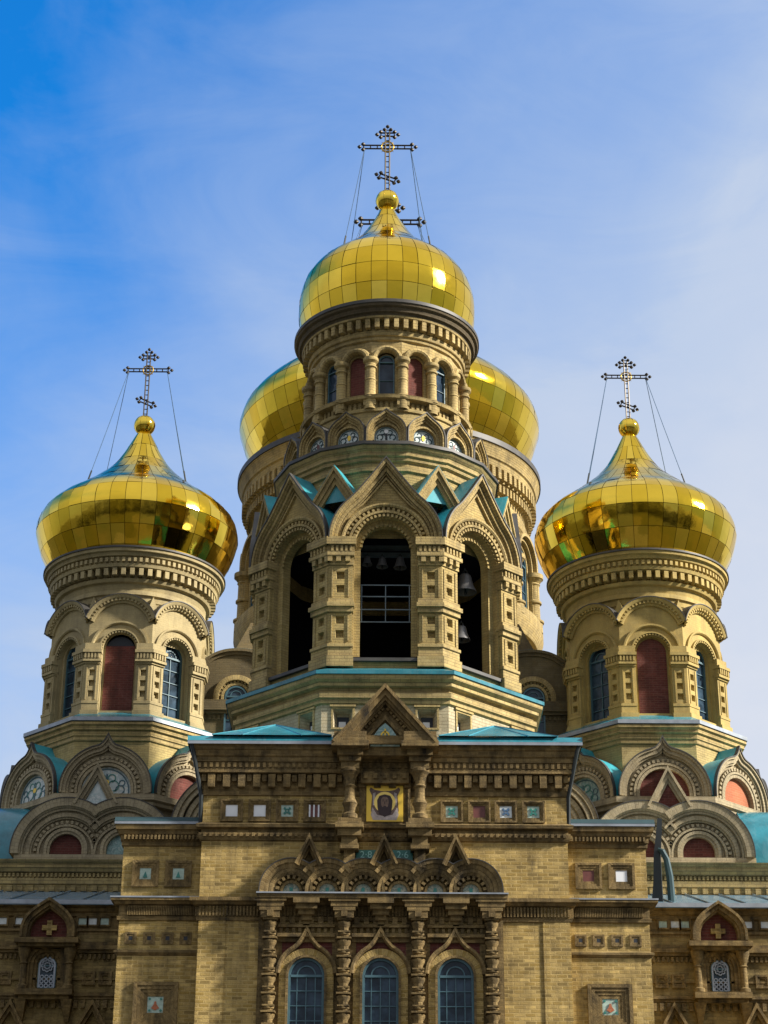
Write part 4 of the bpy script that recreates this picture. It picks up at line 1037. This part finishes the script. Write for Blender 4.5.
        m.add([(u + v.co.x, zc + v.co.y, .058 + v.co.z) for v in me.vertices], [tuple(f.vertices) for f in me.polygons])
        bpy.data.objects.remove(to); bpy.data.meshes.remove(me); bpy.data.curves.remove(cu)
        m.build('plaque', body)
    # pediment
    m = MB('porch_trim').face_at((0, Y), 0, 0); ga, gb = zr(684, 47.1), zr(741, 47.1); g = 1.36
    sl = [(-g, gb), (0, ga), (g, gb)]
    m.sweep(sl, [(0, -3.0), (0, 1.0), (-.08, 1.0), (-.08, .92), (-.2, .92), (-.2, .84), (-.27, .84), (-.27, .76), (-.32, .76), (-.32, .6)])
    inn = [(-g * .62, gb), (0, gb + (ga - gb) * .62), (g * .62, gb)]
    m.along(inn[:2], .13, .045, .0, .1, .55, .7); m.along(inn[1:], .13, .045, .0, .1, .55, .7)
    m.sweep([(-g * .5, gb), (0, gb + (ga - gb) * .5), (g * .5, gb)], [(0, .55), (0, .68), (-.08, .68), (-.08, .55)])
    m.poly([(-g + .1, gb), (g - .1, gb), (0, ga - .1)], .6)
    m.box(-g - .02, -.42, gb - .14, gb, 0, .98); m.box(.42, g + .02, gb - .14, gb, 0, .98)
    pd = m.build('pediment', body)
    m = MB('mosaic_teal').face_at((0, Y), 0, 0); m.prism([(-.38, gb - .06), (.38, gb - .06), (.38, gb + .1), (.16, gb + .42), (0, gb + .56), (-.16, gb + .42), (-.38, gb + .1)], .6, .66)
    m.use('icon_gold'); m.box(-.02, .02, gb + .06, gb + .4, .65, .68); m.sweep(arc(.1, gb + .22, 0, 360, 0, 14), band(-.02, .02, .65, .68), caps=False); m.build('mosaic', body)
    for sg in (-1, 1):
        m = MB('porch_trim').axis((sg * .9, Y - .4)); q = lambda y: Z(y)
        m.lathe([(.1, q(824)), (.2, q(823)), (.2, q(819)), (.13, q(817)), (.15, q(812)), (.2, q(808)), (.15, q(804)), (.135, q(803)), (.13, q(793)), (.17, q(791)), (.13, q(789)), (.13, q(786)), (.2, q(779)), (.25, q(777)), (.25, q(774)), (.05, q(773.5))], 16)
        m.build('column', body)
    for sg in (-1, 1):                     # rain pipes slanting in under the cornice
        m = MB('dark_iron'); m.M = Matrix.Identity(4)
        m.tube([(sg * (hwx + .36), Y - .36, Z(746)), (sg * (hwx + .3), Y - .3, Z(754)), (sg * (hwx + .06), Y - .02, Z(797)), (sg * (hwx + .06), Y + .1, Z(826))], .055, 8)
        m.build('rain_pipe', body)
    # icon panel
    zc = Z(804.5); h = .475; m = MB('icon_gold').face_at((0, Y), 0, 0); m.box(-h, h, zc - h, zc + h, 0, .1)
    ell = lambda cx, cy, a, c_, n=26: [(cx + a * cos(2 * pi * i / n), zc + cy + c_ * sin(2 * pi * i / n)) for i in range(n)]
    m.use('icon_drape'); m.prism([(-.37, zc + .43), (-.26, zc + .36), (-.1, zc + .33), (.1, zc + .33), (.26, zc + .36), (.37, zc + .43), (.40, zc + .36), (.33, zc + .2), (.36, zc - .2), (.25, zc - .40), (-.25, zc - .40), (-.36, zc - .2), (-.33, zc + .2), (-.40, zc + .36)], .1, .104)
    m.use('icon_cloth'); m.prism([(-.32, zc - .1), (-.2, zc - .3), (-.0, zc - .34), (.2, zc - .3), (.32, zc - .1), (.36, zc - .3), (.3, zc - .44), (-.3, zc - .44), (-.36, zc - .3)], .1, .107)
    for sg in (-1, 1): m.prism([(sg * .24, zc + .3), (sg * .31, zc + .26), (sg * .31, zc - .05), (sg * .27, zc - .05)], .1, .107)
    m.use('icon_halo'); m.prism(ell(0, .03, .28, .28), .1, .111)
    m.use('icon_hair'); m.prism([(-.19, zc - .1), (-.2, zc + .08), (-.14, zc + .2), (0, zc + .24), (.14, zc + .2), (.2, zc + .08), (.19, zc - .1), (.15, zc - .28), (.05, zc - .33), (0, zc - .36), (-.05, zc - .33), (-.15, zc - .28)], .1, .115)
    m.use('icon_skin'); m.prism([(-.09, zc + .12), (-.05, zc + .17), (.05, zc + .17), (.09, zc + .12), (.1, zc + .02), (.08, zc - .08), (.03, zc - .13), (-.03, zc - .13), (-.08, zc - .08), (-.1, zc + .02)], .1, .119)
    m.use('icon_hair')
    for sg in (-1, 1): m.prism(ell(sg * .045, .06, .025, .011, 10), .1, .122); m.box(sg * .075, sg * .02, zc + .085, zc + .098, .1, .122)
    m.box(-.012, .012, zc - .03, zc + .05, .1, .121); m.prism(ell(0, -.08, .04, .014, 10), .1, .122); m.prism(ell(0, -.13, .06, .05, 12), .1, .121)
    m.build('icon_panel', body)
    # square panels
    for p, mt, lb in ((233, 'white_tile', None), (261, 'white_tile', None), (288.5, 'tile_green', None), (316, 'tile_red', 'dark red panel with a white bar'), (453, 'tile_green', None), (480.5, 'tile_red', 'dark red square panel'), (507, 'tile_pale', None), (534.5, 'tile_green', None)):
        u = Xx(p, 811); v = Z(811.5); m = MB(mt).face_at((0, Y), 0, 0); m.box(u - .18, u + .18, v - .18, v + .18, -.05, .006)
        if p == 316:
            m.use('white_tile')
            for k in (-.13, -.02, .1): m.box(u + k - .02, u + k + .02, v - .16, v + .16, .01, .03)
        if mt in ('tile_green', 'tile_pale'):
            m.use('plaque_green' if mt == 'tile_green' else 'wire'); m.sweep(arc(.045, v, u, 360, 0, 10), band(-.015, .015, .0, .03), caps=False)
            for i in range(4): a = pi / 4 + pi / 2 * i; m.prism([(u + .09 * cos(a) + .033 * cos(t * pi / 4), v + .09 * sin(a) + .033 * sin(t * pi / 4)) for t in range(8)], .0, .028)
        framed(m, u, v, .29, .045, 3, .12); m.build('ceramic_tile', body, lb)
    # roof of the centre block
    m = MB('teal_roof'); m.M = Matrix.Identity(4); zf = Z(744)
    e = .44; z0 = zr(744.3, 47.56); z1 = zr(735.5, 47.56)
    for xa, xb in ((-hwx - e, -1.3), (1.3, hwx + e)):
        m.use('lead_flash'); m.add([(xa, Y - e, z0), (xb, Y - e, z0), (xb, Y - e, z0 + (z1 - z0) * .35), (xa, Y - e, z0 + (z1 - z0) * .35)], [(0, 1, 2, 3)])
        m.use('teal_roof'); m.add([(xa, Y - e - .003, z0 + (z1 - z0) * .35), (xb, Y - e - .003, z0 + (z1 - z0) * .35), (xb, Y - e + .1, z1), (xa, Y - e + .1, z1)], [(0, 1, 2, 3)])
        s = 1 if xa > 0 else -1; xo = xb if s > 0 else xa
        m.add([(xo, Y - e, z0), (xo, 57, z0), (xo, 57, z1), (xo, Y - e, z1)], [(0, 1, 2, 3)])
        m.add([(xa, Y - e + .1, z1), (xb, Y - e + .1, z1), (xb, 57, z1 + 1.3), (xa, 57, z1 + 1.3)], [(0, 1, 2, 3)])
    # raised hips either side of the pediment
    for s in (-1, 1):
        xi, xo, xa = s * 1.4, s * 4.5, s * 2.95
        za = zr(725.5, 49.2); yb = Y - .45
        m.add([(xi, yb, z1), (xo, yb, z1), (xa, 49.2, za), (xa + s * .0, 53.2, za + .15), (xi, 53.2, z1 + .5), (xo, 53.2, z1 + .5)], [(0, 1, 2), (1, 5, 3, 2), (0, 2, 3, 4)])
        for q in ((xi, yb, z1), (xo, yb, z1), ((xi + xa) / 2, yb, z1), ((xo + xa) / 2, yb, z1)): m.tube([q, (xa, 49.2, za)], .02, 5)
    m.build('porch_roof', body)

    # ---- lower wings of the porch
    for sx in (-1, 1):
        Yw = 48.4; W = lambda y: zr(y, Yw); px = lambda p: p if sx < 0 else 770 - p
        xo = sx * 6.75; x0, x1 = sorted((sx * 4.6, xo))
        b = MB('porch_brick'); b.M = Matrix.Identity(4)
        b.rectloft(x0, x1, Yw, 57, [(0, 0), (0, W(828))])
        b.use('porch_trim')
        Q = lambda *p: b.rectloft(x0, x1, Yw, 57, list(p))
        Q((0, W(848)), (.05, W(847)), (.05, W(843)), (.08, W(842.5)), (.08, W(837)), (.13, W(836.5)), (.15, W(833)), (.2, W(832)), (.22, W(827.5)), (.1, W(827)))
        Q((0, W(922)), (.05, W(921.5)), (.06, W(918)), (.02, W(917.5)), (.02, W(907)), (.12, W(906)), (.16, W(903.5)), (.22, W(903)), (.22, W(900)), (0, W(898.5)))
        Q((0, W(957)), (.03, W(956)), (.08, W(954)), (.08, W(952)), (0, W(951)))
        b.use('lead_flash'); b.rectloft(x0, x1, Yw, 57, [(.235, W(900.5)), (.235, W(899)), (.02, W(897.5))])
        b.use('porch_trim').face_at((0, Yw), 0, 0)
        b.row(x0 + .2, x1 - .15, 42, .5, W(917), W(907.4), 0, .1)
        b.row(x0, x1, 22, .5, W(842), W(837.8), .08, .2)
        xs = sorted(xo - sx * t for t in (.38, .86, 1.36, 1.82))
        b.use('porch_brick'); 
        for p in (132.5, 151, 169.5, 187.5):
            u = xr(px(p), 939, Yw); framed(b, u, W(939.5), .15, .05, 2, .05)
            b.use('dark_fill'); b.box(u - .05, u + .05, W(939.5) - .05, W(939.5) + .05, 0, .012)  # flat dark square paints the shade of a small niche
        wing = b.build('porch_wing', cath)
        for i, p in enumerate((147, 180)):
            u = xr(px(p), 875, Yw); v = W(875); mt = ('tile_green', 'tile_green') if sx < 0 else ('white_tile', 'tile_red')
            m = MB(mt[i]).face_at((0, Yw), 0, 0); m.box(u - .16, u + .16, v - .16, v + .16, -.05, .006)
            if mt[i] == 'tile_green':
                m.use('plaque_green'); m.prism([(u - .06, v - .1), (u + .06, v - .1), (u, v + .06)], .01, .03)
            framed(m, u, v, .34, .065, 3, .1); m.build('ceramic_tile', wing)
        u = xr(px(157.5), 1005, Yw); v = W(1006); m = MB('tile_green').face_at((0, Yw), 0, 0); m.box(u - .25, u + .25, v - .25, v + .25, -.05, .006)
        m.use('plaque_green')
        for i in range(4): a = pi / 4 + pi / 2 * i; m.prism([(u + .2 * cos(a) + .03 * cos(t * pi / 4), v + .2 * sin(a) + .03 * sin(t * pi / 4)) for t in range(8)], .01, .028)
        m.use('orange_brick'); m.prism([(u - .1, v - .08), (u, v - .14), (u + .1, v - .08), (u + .04, v), (u + .02, v + .08), (u - .02, v + .08), (u - .04, v)], .01, .03)
        framed(m, u, v, .56, .09, 4, .14); m.build('ceramic_tile', wing)
        m = MB('teal_roof'); m.M = Matrix.Identity(4)
        zt, e = W(827.3), .24
        xa, xb = (x0 - e, x1) if sx < 0 else (x0, x1 + e)
        xe = xa if sx < 0 else xb; h1, h2 = .07, .2
        m.use('lead_flash'); m.add([(xa, Yw - e, zt), (xb, Yw - e, zt), (xb, Yw - e, zt + h1), (xa, Yw - e, zt + h1)], [(0, 1, 2, 3)])
        m.use('pipe_teal'); m.add([(xa, Yw - e - .004, zt + h1), (xb, Yw - e - .004, zt + h1), (xb, Yw - e + .08, zt + h2), (xa, Yw - e + .08, zt + h2)], [(0, 1, 2, 3)])
        m.add([(xe, Yw - e, zt), (xe, 57, zt), (xe, 57, zt + 1.6), (xe, Yw - e + .08, zt + h2)], [(0, 1, 2, 3)])
        m.add([(xa, Yw - e + .08, zt + h2), (xb, Yw - e + .08, zt + h2), (xb, 57, zt + 1.6), (xa, 57, zt + 1.6)], [(0, 1, 2, 3)])
        m.build('wing_roof', wing)
porch()

# ------------------------------------------------------------------ things that hang or stand on it
def bell(x, y, zlip, r, label):
    t = bpy.data.objects.new('church_bell', None); C.objects.link(t); t.location = (x, y, zlip); ORG[t.name] = Vector((x, y, zlip))
    t['label'] = label; t['category'] = 'bell'; t['group'] = 'bells hanging in the belfry'
    m = MB('bronze').axis((x, y), zlip)
    m.lathe([(r * .9, 0), (r, .0), (r * .97, r * .12), (r * .8, r * .42), (r * .66, r * .85), (r * .58, r * 1.3), (r * .5, r * 1.55), (r * .3, r * 1.7), (.01, r * 1.74)], 28)
    m.lathe([(r * .9, .0), (r * .74, r * .42), (r * .55, r * 1.2), (.01, r * 1.5)], 28)
    m.build('body', t)
    m = MB('dark_iron').axis((x, y), zlip)
    for s in (-1, 1): m.tube([(s * r * .18, 0, r * 1.7), (s * r * .18, 0, r * 2.0), (0, 0, r * 2.1), (0, 0, r * 2.3)], r * .07, 6)
    m.build('crown_loop', t)
    m = MB('dark_iron').axis((x, y), zlip); m.tube([(0, 0, r * 1.3), (0, 0, r * .1)], [.02, .03], 6); m.tube([(0, 0, r * .12), (0, 0, -.02), (0, 0, -.1)], [r * .08, r * .14, r * .06], 8); m.build('clapper', t)
Yb = 54.4
for px_, y_, r_, lb in ((367.5, 565, .165, 'smallest bronze bell, left of the three in the front belfry opening'), (382.5, 567, .19, 'middle bronze bell of the three in the front belfry opening'), (400.5, 568, .21, 'widest bronze bell, right of the three in the front belfry opening')):
    bell(xr(px_, y_, Yb), Yb, zr(y_, Yb), r_, lb)
bell(2.5, 55.3, zr(592, 55.3), .36, 'large bronze bell high in the right slanted belfry opening')
bell(2.36, 55.3, zr(640, 55.3), .28, 'bronze bell low in the right slanted belfry opening, beneath the large one')

def flue():
    Y = 58.; x = xr(664, 890, Y); zb = zr(903, Y); zt = zr(817, Y)
    t = bpy.data.objects.new('roof_flue', None); C.objects.link(t); t.location = (x, Y, zb); ORG[t.name] = Vector((x, Y, zb))
    t['label'] = 'tall dark flue with a bent teal metal pipe on the right aisle roof'; t['category'] = 'flue'
    m = MB('dark_iron').axis((x, Y), zb); h = zt - zb
    m.tube([(-.12, .05, 0), (-.08, .05, h * .55), (0.0, .05, h * .8), (.06, .05, h)], [.2, .15, .13, .1], 4); m.tube([(-.28, 0, 0), (-.22, 0, h * .2), (-.14, 0, h * .5)], [.09, .07, .04], 4)
    m.box(-.35, .55, -.06, .05, -.1, .1) if False else m.tube([(-.3, 0, .02), (.5, 0, .02)], .06, 4); m.build('flue_stack', t)
    m = MB('pipe_teal').axis((x, Y), zb); m.tube([(.26, -.18, 0), (.24, -.18, h * .3), (.17, -.18, h * .5), (.06, -.16, h * .6), (-.06, -.1, h * .63)], [.12, .11, .1, .09, .05], 8); m.build('bent_pipe', t)
flue()

# ------------------------------------------------------------------ ground, wood behind the viewer
def ground():
    m, nt, b = nodes('grass_mat'); geo = nt.nodes.new('ShaderNodeNewGeometry'); pos = geo.outputs['Position']
    f = noise(nt, pos, .06, 8, .6)
    L(nt, ramp(nt, f, [(.35, (.02, .026, .009)), (.55, (.034, .032, .014)), (.7, (.05, .04, .022))]), b.inputs['Base Color']); b.inputs['Roughness'].default_value = .95
    g = MB('grass_mat'); g.add([(-900, -900, 0), (900, -900, 0), (900, 900, 0), (-900, 900, 0)], [(0, 1, 2, 3)])
    o = g.build('ground', origin=(0, 0, 0)); o['kind'] = 'structure'
    m, nt, b = nodes('paving_mat'); tc = nt.nodes.new('ShaderNodeNewGeometry')
    t = nt.nodes.new('ShaderNodeTexBrick'); L(nt, tc.outputs['Position'], t.inputs['Vector'])
    for k, v in (('Color1', (.05, .044, .036, 1)), ('Color2', (.065, .056, .046, 1)), ('Mortar', (.12, .11, .1, 1))): t.inputs[k].default_value = v
    for k, v in (('Scale', 1), ('Brick Width', .5), ('Row Height', .5), ('Mortar Size', .012)): t.inputs[k].default_value = v
    L(nt, t.outputs[0], b.inputs['Base Color']); b.inputs['Roughness'].default_value = .8
    g = MB('paving_mat'); g.add([(-7, -60, .012), (7, -60, .012), (7, 47.5, .012), (-7, 47.5, .012)], [(0, 1, 2, 3)])
    g.add([(-26, 20, .008), (26, 20, .008), (26, 47.4, .008), (-26, 47.4, .008)], [(0, 1, 2, 3)])
    o = g.build('forecourt', origin=(0, 0, 0)); o['kind'] = 'structure'
    m, nt, b = nodes('leaf_mat'); geo = nt.nodes.new('ShaderNodeNewGeometry')
    L(nt, ramp(nt, geo.outputs['Random Per Island'], [(0, (.02, .028, .010)), (1, (.06, .055, .02))]), b.inputs['Base Color']); b.inputs['Roughness'].default_value = .8
    w = MB('leaf_mat'); rnd = random.Random(4)
    for i in range(260):
        a = R(rnd.uniform(95, 265)); d = rnd.uniform(95, 150); cx, cy = d * sin(a) * 1.2, d * cos(a); h = rnd.uniform(15, 25)
        for k in range(90):
            p = Vector((cx + rnd.gauss(0, 2.2), cy + rnd.gauss(0, 2.2), h * rnd.uniform(.0, 1) ** 1.3))
            s = rnd.uniform(.4, 1.1); q = Matrix.Rotation(rnd.uniform(0, 6), 3, Vector((rnd.gauss(0, 1), rnd.gauss(0, 1), rnd.gauss(0, 1))).normalized())
            w.add([p + q @ Vector(c) * s for c in ((-1, -.6, 0), (1, -.6, .2), (.8, .8, 0), (-.7, .7, .2))], [(0, 1, 2, 3)])
    o = w.build('wood'); o['kind'] = 'stuff'; o['label'] = 'dense wood of trees beyond the forecourt'
ground()

# ------------------------------------------------------------------ sky, sun, camera
SUN_AZ, SUN_EL = 75., 31.              # degrees right of the facade's normal, and height
sc = bpy.context.scene
w = bpy.data.worlds.new('World'); sc.world = w; w.use_nodes = True; nt = w.node_tree; nt.nodes.clear()
out = nt.nodes.new('ShaderNodeOutputWorld'); bg = nt.nodes.new('ShaderNodeBackground'); L(nt, bg.outputs[0], out.inputs[0])
sky = nt.nodes.new('ShaderNodeTexSky'); sky.sky_type = 'NISHITA'; sky.sun_disc = False
sky.sun_elevation = R(SUN_EL); sky.sun_rotation = R(180 - SUN_AZ); sky.air_density = 1.2; sky.dust_density = .8; sky.ozone_density = 2.2
tc = nt.nodes.new('ShaderNodeTexCoord'); gen = tc.outputs['Generated']
n1 = noise(nt, scaled(nt, gen, (1.6, 1.6, 2.6)), 1.7, 7, .55, .5)
n2 = noise(nt, scaled(nt, gen, (3, 3, 7)), 2.6, 8, .6, .8)
# thin veil of high haze: thicker towards the sun's side and the horizon; added overhead and behind the viewer to brighten front and domes
sep = nt.nodes.new('ShaderNodeSeparateXYZ'); L(nt, gen, sep.inputs[0])
def madd(a, k, c):
    m = nt.nodes.new('ShaderNodeMath'); m.operation = 'MULTIPLY_ADD'; m.inputs[1].default_value = k
    L(nt, a, m.inputs[0])
    if isinstance(c, (int, float)): m.inputs[2].default_value = c
    else: L(nt, c, m.inputs[2])
    return m.outputs[0]
f = madd(n1, 1.15, 2.52 + 1.12 - .575 - .25)
f = madd(n2, .5, f)
def clampv(a, lo, hi):
    c = nt.nodes.new('ShaderNodeClamp'); c.inputs[1].default_value = lo; c.inputs[2].default_value = hi; L(nt, a, c.inputs[0]); return c.outputs[0]
f = madd(clampv(sep.outputs[0], -.26, .5), 2.0, f)
f = madd(clampv(sep.outputs[2], 0, .68), -3.6, f)
f = madd(clampv(sep.outputs[2], .66, 1.), 5., madd(f, 1., -3.3))
f = madd(sep.outputs[1], -1.4, f)
half = madd(f, .5, 0.)
cf = ramp(nt, half, [(0., 0.), (.5, .95)])
veil = ramp(nt, half, [(.45, (.495, .595, .775)), (.95, (.76, .77, .81))])
zz_ = madd(clampv(sep.outputs[1], 0, 1), 1.0, sep.outputs[2])
veil = mix(nt, 1., veil, ramp(nt, zz_, [(.02, .42), (.3, .62), (.62, 1.)]), 'MULTIPLY')  # veil dimmed low behind the viewer to deepen shading under ledges
veil = mix(nt, 1., veil, (5., 5., 5.), 'MULTIPLY')
skyb = mix(nt, 1., sky.outputs[0], (.05, .66, 1.25), 'MULTIPLY')
skyc = mix(nt, cf, skyb, veil)
L(nt, skyc, bg.inputs[0]); bg.inputs[1].default_value = .105
sd = bpy.data.lights.new('sun', 'SUN'); sd.energy = 5.0; sd.angle = R(5.); sd.color = (1, .93, .82)
so = bpy.data.objects.new('sun', sd); C.objects.link(so)
dv = Vector((sin(R(SUN_AZ)) * cos(R(SUN_EL)), -cos(R(SUN_AZ)) * cos(R(SUN_EL)), sin(R(SUN_EL))))
so.rotation_euler = dv.to_track_quat('Z', 'Y').to_euler(); so.location = (40, 0, 60)

cam = bpy.data.cameras.new('camera'); co = bpy.data.objects.new('camera', cam); C.objects.link(co); sc.camera = co
cam.sensor_fit = 'VERTICAL'; cam.sensor_height = 24; cam.lens = FOC / 1024 * 24; cam.clip_end = 3000
co.location = (-.06, 0, EYE)
co.rotation_euler = (Matrix.Rotation(R(90) + TH, 3, 'X') @ Matrix.Rotation(R(.3), 3, 'Z')).to_euler()
vs = sc.view_settings; vs.view_transform = 'Standard'; vs.look = 'None'; vs.gamma = 1; vs.use_curve_mapping = False; vs.exposure = 1.0
sc.cycles.max_bounces = 6; sc.cycles.use_denoising = True
